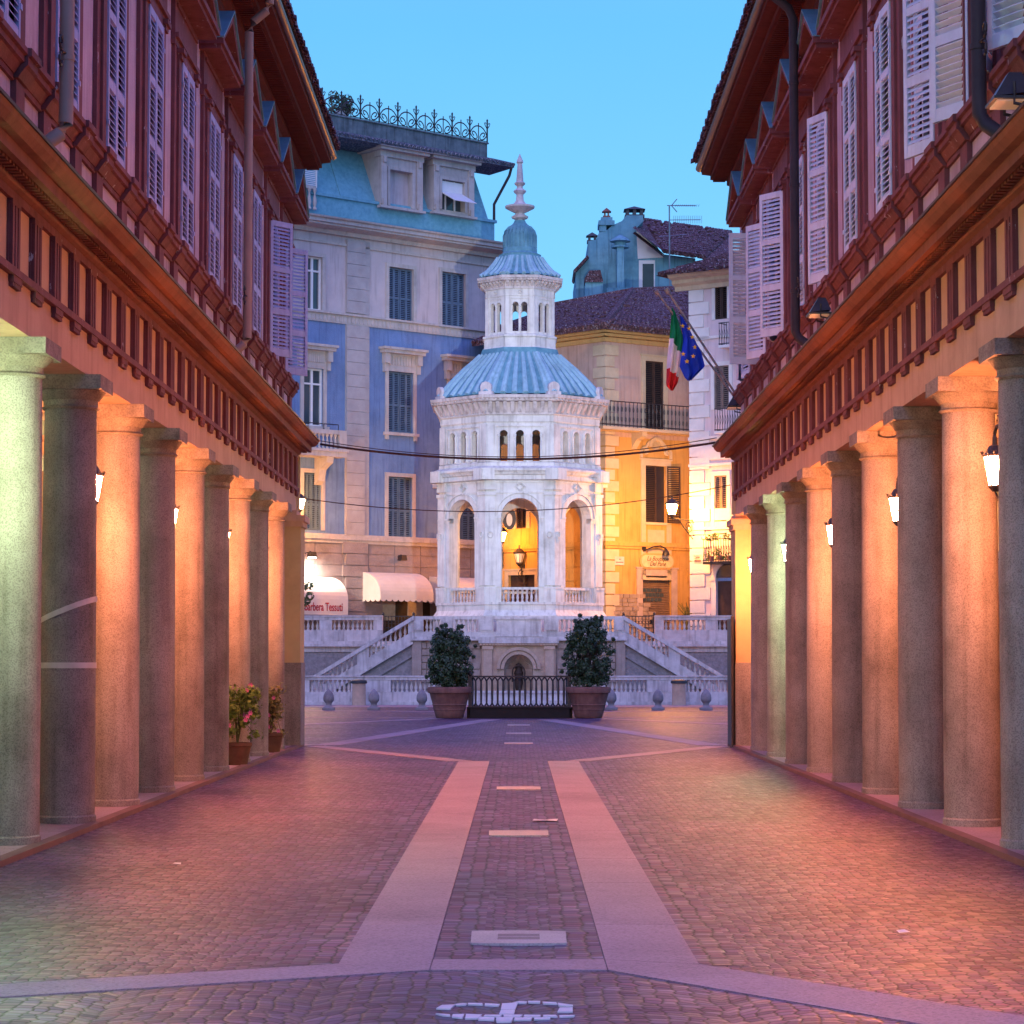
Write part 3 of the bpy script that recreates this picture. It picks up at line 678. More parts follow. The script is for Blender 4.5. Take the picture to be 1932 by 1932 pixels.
for k in range(8):
    M = face(k, a)
    b.panel(-h, h, 13.86, 15.32, [(-.165, .23, 13.98, 14.98), (.165, .23, 13.98, 14.98)], .15, M, 10)
    for cx in (-.165, .165): b.archband(cx, .23, 14.98, .045, -.025, 0, M, 10)
    b.lathe([(.05, 13.98), (.03, 14.05), (.03, 14.85), (.055, 14.98)], (0, 0), 8, 0, M @ Matrix.Translation((0, .02, 0)))
    for q in (-1, 1):
        x0, x1 = sorted((q * (h - .15), q * (h + .015))); b.box(x0, x1, -.04, 0, 13.88, 15.3, M); x0, x1 = sorted((q * .33, q * .36)); b.box(x0, x1, -.025, 0, 13.98, 15.22, M)
    b.box(-.36, .36, -.025, 0, 15.22, 15.26, M)
    b.tube([(.06 * math.cos(t * .7854), -.05, 15.46 + .06 * math.sin(t * .7854)) for t in range(9)], .018, 4, M)
b.lathe([(1.29, 15.3), (1.31, 15.34), (1.31, 15.62), (1.34, 15.66)], TC, 8, OCT, apothem=True)
b.build('upper_lantern', MARB, tower, loc=TO)
cornice(1.33, 15.6, 15.86, 16.12, 6, .8).build('cornice', MARBW, tower, loc=TO)
octroof([(1.5, 16.14), (1.22, 16.36), (.98, 16.68), (.84, 16.92), (.8, 17.0)], 4, .085, 'copper_roof')
b = MB(); b.lathe([(.80, 16.98), (.82, 17.06), (.72, 17.10), (.66, 17.16), (.66, 17.3), (.63, 17.34), (.63, 17.8), (.58, 17.98), (.45, 18.15), (.3, 18.26), (.24, 18.33), (.2, 18.42)], TC, 28)
for i in range(24):
    t = 2 * math.pi * i / 24; b.tube([(TC[0] + r * math.cos(t), TC[1] + r * math.sin(t), z) for r, z in ((.63, 17.34), (.63, 17.82), (.57, 18.0), (.43, 18.16))], .03, 5)
b.build('ribbed_cap', COPP, tower, True, loc=TO)
b = MB(); b.lathe([(.2, 18.40), (.16, 18.44), (.3, 18.5), (.33, 18.56), (.2, 18.64), (.17, 18.70), (.3, 18.76), (.56, 18.90), (.57, 18.97), (.45, 19.0), (.24, 19.06), (.15, 19.2), (.13, 19.42), (.22, 19.5), (.25, 19.56), (.12, 19.66), (.11, 19.74), (.2, 19.82), (.21, 19.87), (.14, 19.92), (.13, 20.05), (.09, 20.62), (.13, 20.67), (.12, 20.74), (.05, 20.9), (.012, 21.0)], TC, 20)
b.build('finial', MARBW, tower, True, loc=TO)

# ---- fountain terrace with stairs
ter = thing('fountain_terrace', 'stone fountain terrace with a shell niche and two flights of balustraded stairs', 'fountain', (0, 89, 0)); TEO = (0, -89, 0)
b = MB()
for q in (-1, 1):
    x0, x1 = sorted((q * 1.35, q * 3.83)); b.box(x0, x1, 87.1, 94.9, 0, 2.3)
b.box(-1.35, 1.35, 87.9, 94.9, 0, 2.3)
z = .3
while z < 2.1:
    for q in (-1, 1):
        x = 1.4 + (.3 if int(z * 10) % 2 else 0)
        while x < 3.45:
            x0, x1 = sorted((q * x, q * min(x + .62, 3.5))); b.box(x0, x1, 87.04, 87.1, z, z + .21); x += .65
    z += .245
for q in (-1, 1):
    x0, x1 = sorted((q * 3.52, q * 3.86)); b.box(x0, x1, 87.0, 87.3, 0, 2.28)
b.build('rusticated_wall', RUST, ter, loc=TEO)
b = MB(); b.panel(-1.34, 1.34, 0, 2.12, [(0, 1.04, .35, 1.27)], .8, Matrix.Translation((0, 86.92, 0)))
b.archband(0, 1.06, 1.27, .12, 86.84, 86.93); b.archband(0, 1.36, 1.27, .12, 86.80, 86.93)
for q in (-1, 1):
    x0, x1 = sorted((q * .96, q * 1.27)); b.box(x0, x1, 86.82, 86.93, .1, 2.0); x0, x1 = sorted((q * .92, q * 1.31)); b.box(x0, x1, 86.79, 86.93, 0, .2); b.box(x0, x1, 86.78, 86.93, 1.98, 2.1)
b.box(-1.42, 1.42, 86.8, 87.2, 2.12, 2.2)
for i in range(26):
    x = -1.36 + 2.72 * i / 25; b.box(x - .03, x + .03, 86.76, 86.81, 2.13, 2.19)
b.build('niche_front', SHELL, ter, loc=TEO)
b = MB(); vs = []; fs = []; nr, nc = 10, 45                       # ribbed shell half dome over a half drum
for j in range(nr):
    el = math.pi / 2 * j / (nr - 1)
    for i in range(nc):
        az = math.pi * i / (nc - 1); rr = .51 * (1 - .05 * (1 if i % 3 else 0))
        # ribs radiate from the back of the niche
        x = rr * math.cos(az) * math.cos(el) if False else .51 * math.sin(el) * math.cos(az)
        zz = .51 * math.sin(el) * math.sin(az); yy = .34 * math.cos(el) * (1 - .22 * (i % 2) * math.sin(el))
        vs.append((x, 87.0 + yy, 1.27 + zz))
for j in range(nr - 1):
    for i in range(nc - 1): fs.append((j * nc + i, j * nc + i + 1, (j + 1) * nc + i + 1, (j + 1) * nc + i))
b.add(vs, fs)
for i in range(18):
    a0, a1 = math.pi * i / 18, math.pi * (i + 1) / 18
    b.quad(*[(.51 * math.cos(t), 87.0 + .34 * math.sin(t), z) for t, z in ((a0, .35), (a1, .35), (a1, 1.27), (a0, 1.27))])
b.build('shell_niche', SHELL, ter, loc=TEO)
b = MB(); b.lathe([(.1, .5), (.16, .75), (.13, 1.0), (.17, 1.12), (.12, 1.24), (.14, 1.34), (.09, 1.45), (.02, 1.49)], (0, 87.16), 14)
b.archband(0, .40, 1.17, .05, 86.98, 87.05); b.box(-.25, -.2, 86.98, 87.05, .8, 1.17); b.box(.2, .25, 86.98, 87.05, .8, 1.17)
b.build('spout_figure', mat('dark_bronze', (.08, .05, .04), None, 6, .5), ter, True, loc=TEO)
b = MB(); b.box(-1.7, 1.7, 85.7, 85.95, 0, .42); b.box(-1.7, -1.45, 85.95, 87.0, 0, .42); b.box(1.45, 1.7, 85.95, 87.0, 0, .42); b.box(-1.76, 1.76, 85.64, 86.0, .42, .5); b.box(-2.0, 2.0, 85.2, 85.7, 0, .16)
b.build('basin', MARBW, ter, loc=TEO)
b = MB(); b.box(-3.92, 3.92, 86.9, 95, 2.3, 2.36); b.box(-3.86, 3.86, 86.96, 95, 2.36, 2.44); b.box(-1.45, 1.45, 86.74, 86.9, 2.2, 2.42)
b.build('terrace_ledge', MARBW, ter, loc=TEO)
b = MB(); b.box(-3.86, 3.86, 86.98, 87.36, 3.06, 3.18); b.box(-3.83, 3.83, 87.0, 87.34, 2.44, 2.62)
b.box(-3.83, -3.6, 87.05, 87.3, 2.6, 3.1)
for x0, x1 in ((-3.84, -3.45), (-2.8, -2.38), (-1.45, -.92), (.92, 1.45), (2.38, 2.8), (3.45, 3.84)): b.box(x0, x1, 86.98, 87.34, 2.62, 3.06); b.box(x0 + .05, x1 - .05, 86.95, 86.98, 2.68, 3.0)
b.build('terrace_parapet', MARBW, ter, loc=TEO)
b = MB(); b.ext([(-.9, 2.44), (.9, 2.44), (.82, 2.55), (.8, 2.7), (.8, 3.06), (-.8, 3.06), (-.8, 2.7), (-.82, 2.55)], 86.9, 87.34, 'y'); b.box(-.84, .84, 86.86, 87.3, 3.06, 3.13)
pl = b.build('inscription_panel', MARBW, ter, loc=TEO)
tb = baluster_mesh(.44, .06, MARBW)
for x0, x1 in ((-3.4, -2.84), (-2.33, -1.5), (1.5, 2.33), (2.84, 3.4)):
    n = round((x1 - x0) / .16)
    for i in range(n): obj('baluster', tb, ter, (x0 + (x1 - x0) * (i + .5) / n, 87.17 - 89, 2.62))
SLP = 0.597
def zl(x): return 3.18 - SLP * (abs(x) - 3.83)
sb = baluster_mesh(.44, .055, MARBW)
for q in (-1, 1):
    b = MB()
    def band(x0, x1, t, u, y0, y1): b.ext([(q * x0, zl(x0) - t), (q * x1, zl(x1) - t), (q * x1, max(zl(x1) - u, 0)), (q * x0, max(zl(x0) - u, 0))], y0, y1, 'y')
    band(3.8, 7.55, 0, .15, 86.9, 87.38); band(3.83, 7.6, .54, .92, 87.0, 87.3); band(3.83, 7.3, .92, 1.0, 86.94, 87.3)
    for x0, x1 in ((3.83, 4.0), (5.42, 5.84), (7.2, 7.5)): band(x0, x1, .15, .54, 86.98, 87.32)
    band(5.42, 5.84, .1, .95, 86.97, 87.0)
    fl = b.build('stair_parapet', MARBW, ter, loc=TEO)
    x = 4.12
    while x < 7.15:
        if not 5.36 < x < 5.9: obj('baluster', sb, fl, (q * x, 87.15, zl(x) - .56))
        x += .175
    b = MB(); b.ext([(q * 3.83, 2.2), (q * 7.2, max(zl(7.2) - 1.0, .05)), (q * 7.2, 0), (q * 3.83, 0)], 87.1, 87.25, 'y')
    b.ext([(q * 3.83, zl(3.83) - 1.38), (q * 6.6, zl(6.6) - 1.38), (q * 6.6, zl(6.6) - 1.45), (q * 3.83, zl(3.83) - 1.45)], 87.02, 87.1, 'y')
    b.build('stair_wall', ROUGH, ter, loc=TEO)
    b = MB()
    for i in range(14):
        x0, x1 = sorted((q * (3.83 + i * .27), q * (3.83 + (i + 1) * .27))); b.box(x0, x1, 87.25, 89.0, 0, max(.05, 2.42 - i * .17))
    b.build('steps', MARBW, ter, loc=TEO)

# ---- low front balustrade and rear balustrade, each side
def balustrade(name, label, y, zbase, zbal, zrail, ztop, bays, x0, x1, q, group, plinth=.12):
    r = thing(name, label, 'balustrade', (q * (x0 + x1) / 2, y, 0), group=group); o = (-q * (x0 + x1) / 2, -y, 0)
    def bx(b, a, c, y0, y1, z0, z1): xs = sorted((q * a, q * c)); b.box(xs[0], xs[1], y0, y1, z0, z1)
    b = MB(); bx(b, x0, x1, y - .2, y + .2, zrail, ztop - .05); bx(b, x0, x1, y - .24, y + .24, ztop - .05, ztop); b.build('rail', MARBW, r, loc=o)
    b = MB(); bx(b, x0, x1, y - .17, y + .17, zbase, zbal)
    if zbase < .1: bx(b, x0, x1, y - .22, y + .22, 0, plinth)
    b.build('base_course', MARBW, r, loc=o)
    edges = [x0] + [e for bb in bays for e in bb] + [x1]
    for i in range(0, len(edges), 2):
        if edges[i + 1] - edges[i] > .02: b = MB(); bx(b, edges[i], edges[i + 1], y - .18, y + .18, zbal, zrail); b.build('pier', MARBW, r, loc=o)
    m = baluster_mesh(zrail - zbal, .062, MARBW)
    for a, c in bays:
        n = round((c - a) / .165)
        for i in range(n): obj('baluster', m, r, (q * (a + (c - a) * (i + .5) / n) + o[0], 0, zbal))
    return r, o
for q, nm in ((-1, 'left'), (1, 'right')):
    balustrade('stone_balustrade', f'low stone balustrade before the {nm} stairs, standing on the piazza paving', 85.5, 0, .46, .89, 1.04, [(3.08, 4.54), (5.95, 7.42), (8.2, 9.7)], 2.95, 10.2, q, 'low balustrades before the stairs')
    r, o = balustrade('stone_balustrade', f'raised stone balustrade on the retaining wall behind the {nm} stairs', 90.6, 2.3, 2.72, 3.1, 3.27, [(5.47, 7.03), (7.5, 8.9), (9.4, 10.9)], 5.12, 11.5, q, 'raised balustrades behind the stairs')
    b = MB(); xs = sorted((q * 3.85, q * 11.5)); b.box(xs[0], xs[1], 90.5, 91.5, 0, 2.1); b.build('retaining_wall', ROUGH, r, loc=o)
    b = MB(); b.box(xs[0], xs[1], 90.3, 91.5, 2.1, 2.2); b.box(xs[0], xs[1], 90.36, 91.5, 2.2, 2.3); b.box(xs[0], xs[1], 90.45, 90.5, 1.9, 2.1)
    b.build('ledge', MARBW, r, loc=o)
    gt = thing('iron_gate', f'small black iron gate at the head of the {nm} stairs', 'gate', (q * 4.55, 90.9, 2.3), group='iron gates at the stair heads')
    b = MB()
    for i in range(9): x = -.5 + i * .125; b.tube([(x, 0, 0), (x, 0, .95)], .014, 5)
    for z in (.05, .5, .93): b.box(-.52, .52, -.015, .015, z, z + .03)
    b.build('bars', IRON, gt)
    b = MB()
    for i in range(8):
        x = -.44 + i * .125; b.tube([(x + .055 * math.cos(t), 0, .72 + .055 * math.sin(t)) for t in [k * .8 for k in range(9)]], .01, 4)
    b.lathe([(.05, 0), (.05, 1.05), (.02, 1.1)], (-.58, 0), 8); b.lathe([(.05, 0), (.05, 1.05), (.02, 1.1)], (.58, 0), 8)
    b.build('scrollwork', IRON, gt)

# ---- iron railing in front of the fountain
fy = 66.2; fw = 1.365
fen = thing('iron_railing', 'black iron railing with pointed arch bars before the fountain, between two clay pots', 'railing', (0.03, fy, 0))
def fence_run(L, M):
    b = MB(); n = round(L / .155)
    for i in range(n + 1):
        x = -L / 2 + L * i / n; b.lathe([(.024, .38), (.033, .72), (.024, 1.02)], (x, 0), 6, 0, M)
        if i < n:
            xm = x + L / n / 2
            for za, zb in ((1.0, 1.12), (.42, .32)):
                b.tube([(x, 0, za), (x + .03, 0, za + (zb - za) * .6), (xm, 0, zb), (x + L / n - .03, 0, za + (zb - za) * .6), (x + L / n, 0, za)], .022, 4, M)
    b.box(-L / 2, L / 2, -.02, .02, 1.12, 1.165, M); b.box(-L / 2, L / 2, -.02, .02, .30, .335, M)
    return b
M0 = Matrix.Identity(4)
fence_run(2 * fw, M0).build('bars', IRON, fen)
for q in (-1, 1): fence_run(4.0, Matrix.Translation((q * fw, 2.0, 0)) @ Matrix.Rotation(R(90), 4, 'Z')).build('bars', IRON, fen)
b = MB(); b.box(-fw, fw, -.09, .09, 0, .3); b.box(-fw - .05, fw + .05, -.12, .12, .27, .31); b.box(-fw - .09, -fw + .09, .09, 4, 0, .3); b.box(fw - .09, fw + .09, .09, 4, 0, .3)
b.build('dark_base', mat('black_stone', (.02, .018, .02), None, 4, .5, spec=.15), fen)
for q in (-1, 1):
    b = MB(); b.box(q * fw - .05, q * fw + .05, -.055, .055, .31, 1.15); b.lathe([(.02, 1.15), (.06, 1.2), (.06, 1.24), (.02, 1.3)], (q * fw, 0), 10); b.build('post', IRON, fen)

# ---- clay pots with dark shrubs
LEAF = mat('dark_shrub_leaf', (0.06, 0.105, 0.035), (0.02, 0.042, 0.018), 7.0, 0.45, spec=.5)
TERRA = mat('terracotta', (0.30, 0.14, 0.11), (0.19, 0.09, 0.08), 5, 0.8, .3, 30, stain=.5, streak=.4)
SOIL = mat('soil', (0.05, 0.035, 0.03), None, 9, .95)
BARK = mat('bark', (0.09, 0.06, 0.045), None, 8, .9, .5)
def leaves(b, n, pos, size, flat=.5):
    for _ in range(n):
        c, nrm = pos(); u = nrm.orthogonal().normalized(); u = Matrix.Rotation(random.uniform(0, 6.3), 3, nrm) @ u; w = nrm.cross(u)
        s = size * random.uniform(.65, 1.3)
        b.add([c - u * s, c + w * s * flat + nrm * s * .12, c + u * s, c - w * s * flat + nrm * s * .12], [(0, 1, 2, 3)])
pb = MB()
pb.lathe([(.36, 0), (.38, .02), (.42, .17), (.425, .2), (.44, .21), (.455, .33), (.48, .36), (.47, .38), (.545, .66), (.56, .68), (.6, .69), (.62, .8), (.6, .84), (.54, .85), (.52, .74)], n=36)
POT = pb.mesh('clay_pot', TERRA, True)
for q, u, lab, h, rad, sd in ((-1, 848.5, 'left', 1.62, .62, 3), (1, 1110, 'right', 1.86, .66, 11)):
    X = (u - 978.5) / FU * 66.2
    p = tag(obj('clay_pot', POT, None, (X, 66.2, 0.01), (0, 0, q)), f'large ribbed terracotta pot at the {lab} end of the black iron railing', 'pot', 'terracotta pots beside the railing')
    random.seed(sd); t = thing('potted_shrub', ('bushy dark evergreen shrub in the left clay pot, rounder and lower' if q < 0 else 'tall dark evergreen shrub in the right clay pot, ragged on top'), 'shrub', (X, 66.2, .78), group='evergreen shrubs in the pots')
    b = MB(); b.lathe([(.53, .0), (.5, .03), (.1, .06)], n=20); b.build('soil', SOIL, t)
    b = MB(); tips = []
    for i in range(26):
        an = random.uniform(0, 6.28); l = random.uniform(.5, 1.0) * h; sp = random.uniform(.1, 1) * rad * .85
        e = Vector((math.cos(an) * sp, math.sin(an) * sp, l)); m_ = Vector((e.x * .4, e.y * .4, l * .5)); b.tube([(e.x * .05, e.y * .05, .02), m_, e], .022, 5, None, .006); tips.append((m_, e))
    b.build('branches', BARK, t)
    clumps = []
    for i in range(170):
        zz = random.uniform(.1, 1); env = math.sin((zz * .86 + .11) * math.pi) ** .5
        an = random.uniform(0, 6.28); rr = rad * env * random.uniform(.1, 1.0) ** .5; clumps.append((Vector((math.cos(an) * rr, math.sin(an) * rr, zz * h)), random.uniform(.08, .19)))
    for i in range(16):
        an = random.uniform(0, 6.28); clumps.append((Vector((math.cos(an) * rad * random.uniform(.1, .62), math.sin(an) * rad * .5, h * random.uniform(.08, .3))), .16))
    for i in range(14):
        an = random.uniform(0, 6.28); clumps.append((Vector((math.cos(an) * rad * .55, math.sin(an) * rad * .4, h * random.uniform(.94, 1.1))), .06))
    for i in range(16):
        an = random.uniform(0, 6.28); zz = random.uniform(.15, .9); clumps.append((Vector((math.cos(an) * rad * random.uniform(1.0, 1.16), math.sin(an) * rad, zz * h)), .05))
    def pos():
        c, r_ = random.choice(clumps); d = Vector((random.gauss(0, 1), random.gauss(0, 1), random.gauss(0, 1))).normalized()
        return c + d * r_ * random.uniform(.5, 1.05), (d + Vector((random.uniform(-.6, .6), random.uniform(-.6, .6), random.uniform(0, .8)))).normalized()
    b = MB(); leaves(b, 13000, pos, .045, .45); b.build('foliage', LEAF, t, recalc=False)
random.seed(5)

# ---- stone acorn bollards, bins
bb = MB(); bb.box(-.2, .2, -.2, .2, 0, .07); bb.lathe([(.19, .07), (.14, .11), (.1, .15), (.095, .2), (.12, .24), (.165, .29), (.175, .36), (.165, .46), (.13, .54), (.08, .6), (.03, .65), (.008, .67)], n=20)
BOL = bb.mesh('stone_bollard', mat('bollard_stone', (.34, .28, .28), (.24, .19, .2), 8, .8, .5, 40, stain=.5), True)
for u, lab in ((622, 'leftmost acorn shaped stone bollard, next to the left pier'), (707, 'acorn shaped stone bollard just right of the left bin'), (797, 'acorn shaped stone bollard beside the left clay pot'),
               (1152, 'acorn shaped stone bollard partly behind the right clay pot'), (1240, 'acorn shaped stone bollard just left of the right bin'), (1330, 'rightmost acorn shaped stone bollard, near the right pier')):
    p = G(u, 1339.5); tag(obj('stone_bollard', BOL, None, (p.x, 76.6, .01)), lab, 'bollard', 'acorn bollards before the fountain')
for u, lab in ((678, 'left'), (1280, 'right')):
    X = (u - 978.5) / FU * 84.4; r = thing('litter_bin', f'cylindrical stone litter bin with black lid against the {lab} low balustrade', 'bin', (X, 84.4, .01), group='stone litter bins')
    b = MB(); b.lathe([(.25, 0), (.245, .05), (.235, .74), (.245, .76)], n=24); b.build('body', mat('bin_stone', (.62, .42, .31), (.52, .35, .26), 7, .8, .3, stain=.4), r, True)
    b = MB(); b.lathe([(.25, .76), (.285, .77), (.29, .82), (.26, .87), (.12, .9), (.02, .905)], n=24); b.build('lid', IRON, r, True)
# ---------------------------------------------------------------- buildings behind the fountain
class Fr:
    """vertical facade through A and B (plan points, B to the right of A): local x along it, -y out of it"""
    def __init__(s, A, B):
        s.A = Vector(A); s.d = (Vector(B) - s.A); s.L = s.d.length; s.d.normalize(); s.ang = math.atan2(s.d.y, s.d.x); s.n = Vector((s.d.y, -s.d.x))
        s.M = Matrix.Translation((s.A.x, s.A.y, 0)) @ Matrix.Rotation(s.ang, 4, 'Z')
    def at(s, u, v, off=0.0):
        d = ray(u, v); a = s.A + s.n * off; t = (a - EYE.xy).dot(s.n) / d.xy.dot(s.n); p = EYE + d * t
        return (p.xy - a).dot(s.d), p.z
    def rect(s, u0, u1, v0, v1, off=0.0):
        um, vm = (u0 + u1) / 2, (v0 + v1) / 2
        return s.at(u0, vm, off)[0], s.at(u1, vm, off)[0], s.at(um, v1, off)[1], s.at(um, v0, off)[1]
LAV = mat('lavender_plaster', (0.19, 0.29, 0.50), (0.14, 0.22, 0.41), 1.2, 0.9, 0.7, 22, stain=0.4, streak=0.4)
CREAM = mat('cream_plaster', (0.56, 0.49, 0.50), (0.48, 0.42, 0.44), 1.2, 0.85, 0.15, 40, stain=0.35, streak=0.4)
TRIM = mat('pale_stone_trim', (0.54, 0.49, 0.47), (0.44, 0.40, 0.39), 2.5, 0.8, 0.2, 40, stain=0.35, streak=0.3)
BASES = mat('rusticated_base_stone', (0.36, 0.30, 0.29), (0.27, 0.22, 0.215), 1.8, 0.85, 0.8, 12, stain=0.45)
QUO = mat('grey_quoin_stone', (0.44, 0.41, 0.42), (0.36, 0.33, 0.34), 2, 0.85, 0.3, 30, stain=0.3)
BLSH = mat('grey_blue_shutter', (0.12, 0.18, 0.26), (0.085, 0.13, 0.2), 4, 0.65, streak=.2)
SLATE = mat('blue_grey_slate', (0.19, 0.44, 0.53), (0.13, 0.33, 0.42), 6, 0.6, 0.3, 12, stain=.3)
WHT = mat('white_window_frame', (0.75, 0.75, 0.76), (0.68, 0.68, 0.7), 3, .5)
PANE = glass('sky_window_glass', (0.06, 0.09, 0.11), 0.05)
CANV = mat('cream_canvas', (0.74, 0.68, 0.62), (0.66, 0.6, 0.54), 2, 0.9, .1)
DKW = mat('dark_wood_shutter', (0.075, 0.05, 0.045), (0.05, 0.034, 0.03), 5, .6)

def louvre(b, x0, x1, z0, z1, y0, y1, n=None, t=.05, cross=None):
    b.box(x0, x0 + t, y0, y1, z0, z1); b.box(x1 - t, x1, y0, y1, z0, z1); b.box(x0 + t, x1 - t, y0, y1, z0, z0 + t * 1.3); b.box(x0 + t, x1 - t, y0, y1, z1 - t * 1.3, z1)
    if cross: b.box(x0 + t, x1 - t, y0, y1, z0 + (z1 - z0) * cross - .04, z0 + (z1 - z0) * cross + .04)
    n = n or int((z1 - z0) / .075)
    for i in range(n):
        z = z0 + (z1 - z0) * (i + .5) / n
        b.add([(x0 + t, y0 + .012, z - .03), (x1 - t, y0 + .012, z - .03), (x1 - t, y1, z + .02), (x0 + t, y1, z + .02)], [(0, 1, 2, 3)])
def window(root, x0, x1, z0, z1, style, frame=TRIM, sm=BLSH, fw=.16, hood=False, sill=True, open_gap=None):
    b = MB(); w = x1 - x0
    b.box(x0 - fw, x0, -.06, .02, z0, z1); b.box(x1, x1 + fw, -.06, .02, z0, z1); b.box(x0 - fw, x1 + fw, -.07, .02, z1, z1 + fw)
    if sill: b.box(x0 - fw - .08, x1 + fw + .08, -.14, .02, z0 - .12, z0); b.box(x0 - fw, x0 - .02, -.1, .02, z0 - .3, z0 - .12); b.box(x1 + .02, x1 + fw, -.1, .02, z0 - .3, z0 - .12)
    if hood:
        b.box(x0 - .2, x1 + .2, -.05, .02, z1 + fw, z1 + .72); b.box(x0 - .42, x1 + .42, -.34, .02, z1 + .72, z1 + .86); b.box(x0 - .5, x1 + .5, -.42, .02, z1 + .86, z1 + .96)
        for q in (x0 - .32, x1 + .08):
            b.box(q, q + .24, -.26, .02, z1 + .3, z1 + .72); b.box(q + .03, q + .21, -.16, .02, z1 - .05, z1 + .3)
        for i in range(9):
            x = x0 + w * (i + .5) / 9; b.box(x - .05, x + .05, -.08, -.05, z1 + fw + .1, z1 + .62)
    o = b.build('window', frame, root)
    if style == 'shut':
        b = MB(); b.box(x0, x1, .17, .19, z0, z1); b.build('pane', DGLASS, o)
        xm = (x0 + x1) / 2
        for a, c in ((x0, xm - .005), (xm + .005, x1)):
            b = MB(); m2 = (a + c) / 2
            louvre(b, a + .01, m2 + .02, z0 + .02, z1 - .02, .07, .12, cross=.45); louvre(b, m2 + .02, c - .01, z0 + .02, z1 - .02, .07, .12, cross=.45); b.build('shutter', sm, o)
    else:
        b = MB(); b.box(x0, x1, .16, .18, z0, z1); b.build('pane', PANE, o)
        b = MB(); t = .07
        for a, c in ((x0, x0 + t), (x1 - t, x1), ((x0 + x1) / 2 - t * .7, (x0 + x1) / 2 + t * .7)): b.box(a, c, .08, .16, z0, z1)
        for z in (z0, z0 + (z1 - z0) * .72, z1 - t): b.box(x0, x1, .085, .155, z, z + t)
        b.build('sash', WHT, o)
    return o
# ================= lavender block
F = Fr((-8.47, 95.2), (-0.93, 101.8))
lav = thing('corner_building', 'tall lavender building with grey shutters, blue mansard and iron roof railing', 'building', (F.A.x, F.A.y, 0), F.ang)
def z_at(v, u=707, off=0): return F.at(u, v, off)[1]
zS1, zS2, zC0, zC1 = z_at(1022), z_at(606), z_at(450), z_at(419, off=.7)
XL, XR = -9.0, F.at(938, 600)[0]
wins_ = [('shut', *F.rect(733, 779, 506, 609), False), ('shut', *F.rect(833, 877, 515, 619), False), ('open', *F.rect(575, 607, 484, 585), False),
         ('shut', *F.rect(732, 779, 702, 817), True), ('shut', *F.rect(848, 895, 716, 836), True), ('open', *F.rect(572, 609, 695, 804), True),
         ('shut', *F.rect(731.5, 777, 900, 1015), False), ('shut', *F.rect(850, 897, 908, 1024), False), ('shut', *F.rect(572, 606, 892, 1000), False)]
def near(h, lo_, hi): return [w[1:5] for w in wins_ if lo_ < w[3] < hi]
b = MB(); b.walls(XL, XR, zS1, zS2, near(0, zS1 - .5, zS2), .2); b.box(XR - .02, XR, 0, 14, 1, zC1); b.build('lavender_wall', LAV, lav)
b = MB(); b.walls(XL, XR, zS2, zC0, near(0, zS2, zC0), .2); b.build('upper_wall', CREAM, lav)
shop = F.rect(722, 827, 1120, 1168)
b = MB(); b.walls(XL, XR, 1.0, zS1, [(shop[0], shop[1], 1.05, shop[3])], .6)
z = 2.6; j = 0
xq = F.at(650, 900)[0], F.at(684, 900)[0]
while z < zS1 - .5:                                                   # rough quoin blocks and flat courses
    x = XL
    while x < XR - .5:
        w_ = 1.35
        if not (shop[0] - 1.3 < x + w_ / 2 < shop[1] + .9 and z < shop[3] + .2): b.box(x + .01, min(x + w_ - .02, XR), -.035, 0, z, z + .44)
        x += w_
    b.box(xq[0] - (.15 if j % 2 else 0), xq[1] + (.2 if j % 2 else .05), -.14, 0, z, z + .44)
    z += .47; j += 1
b.build('rusticated_base', BASES, lav)
b = MB()
for zz, h_, p in ((zS1 - .12, .14, .12), (zS1 + .02, .14, .2), (zS1 + .16, .08, .1)): b.box(XL, XR + p, -p, .02, zz, zz + h_)
b.build('string_course', TRIM, lav); b = MB(); b.box(XL, XR + .07, -.07, .02, zC0 - .5, zC0 - .4); b.build('architrave', TRIM, lav)
b = MB()
for zz, h_, p in ((zS2 - .26, .34, .06), (zS2 + .08, .08, .16)): b.box(XL, XR + p, -p, .02, zz, zz + h_)
x = XL
while x < XR: b.box(x, x + .11, -.085, -.05, zS2 - .2, zS2 + .02); x += .2
b.build('string_course', TRIM, lav)
b = MB(); xa, xb = F.at(651, 700)[0], F.at(695, 700)[0]; z = zS1 + .24
b.box(xa + .02, xb - .02, -.05, .02, zS1 + .24, zC0 - .5)
while z < zC0 - .55:
    if not (zS2 - .3 < z < zS2 + .1): b.box(xa, xb - .25, -.13, .02, z, z + .485); b.box(xb - .24, xb, -.07, .02, z, z + .485)
    z += .5
b.build('quoin_strip', QUO, lav)
b = MB(); d = zC1 - zC0
b.ext([(.02, zC0 - .1), (-.15, zC0 - .1), (-.2, zC0 + .1 * d), (-.62, zC0 + .3 * d), (-.62, zC0 + .42 * d), (-.70, zC0 + .48 * d), (-.70, zC0 + .72 * d), (-.78, zC0 + .8 * d), (-.80, zC1 - .04), (.02, zC1 + .05)], XL, XR + .6, 'x')
b.build('cornice', TRIM, lav)
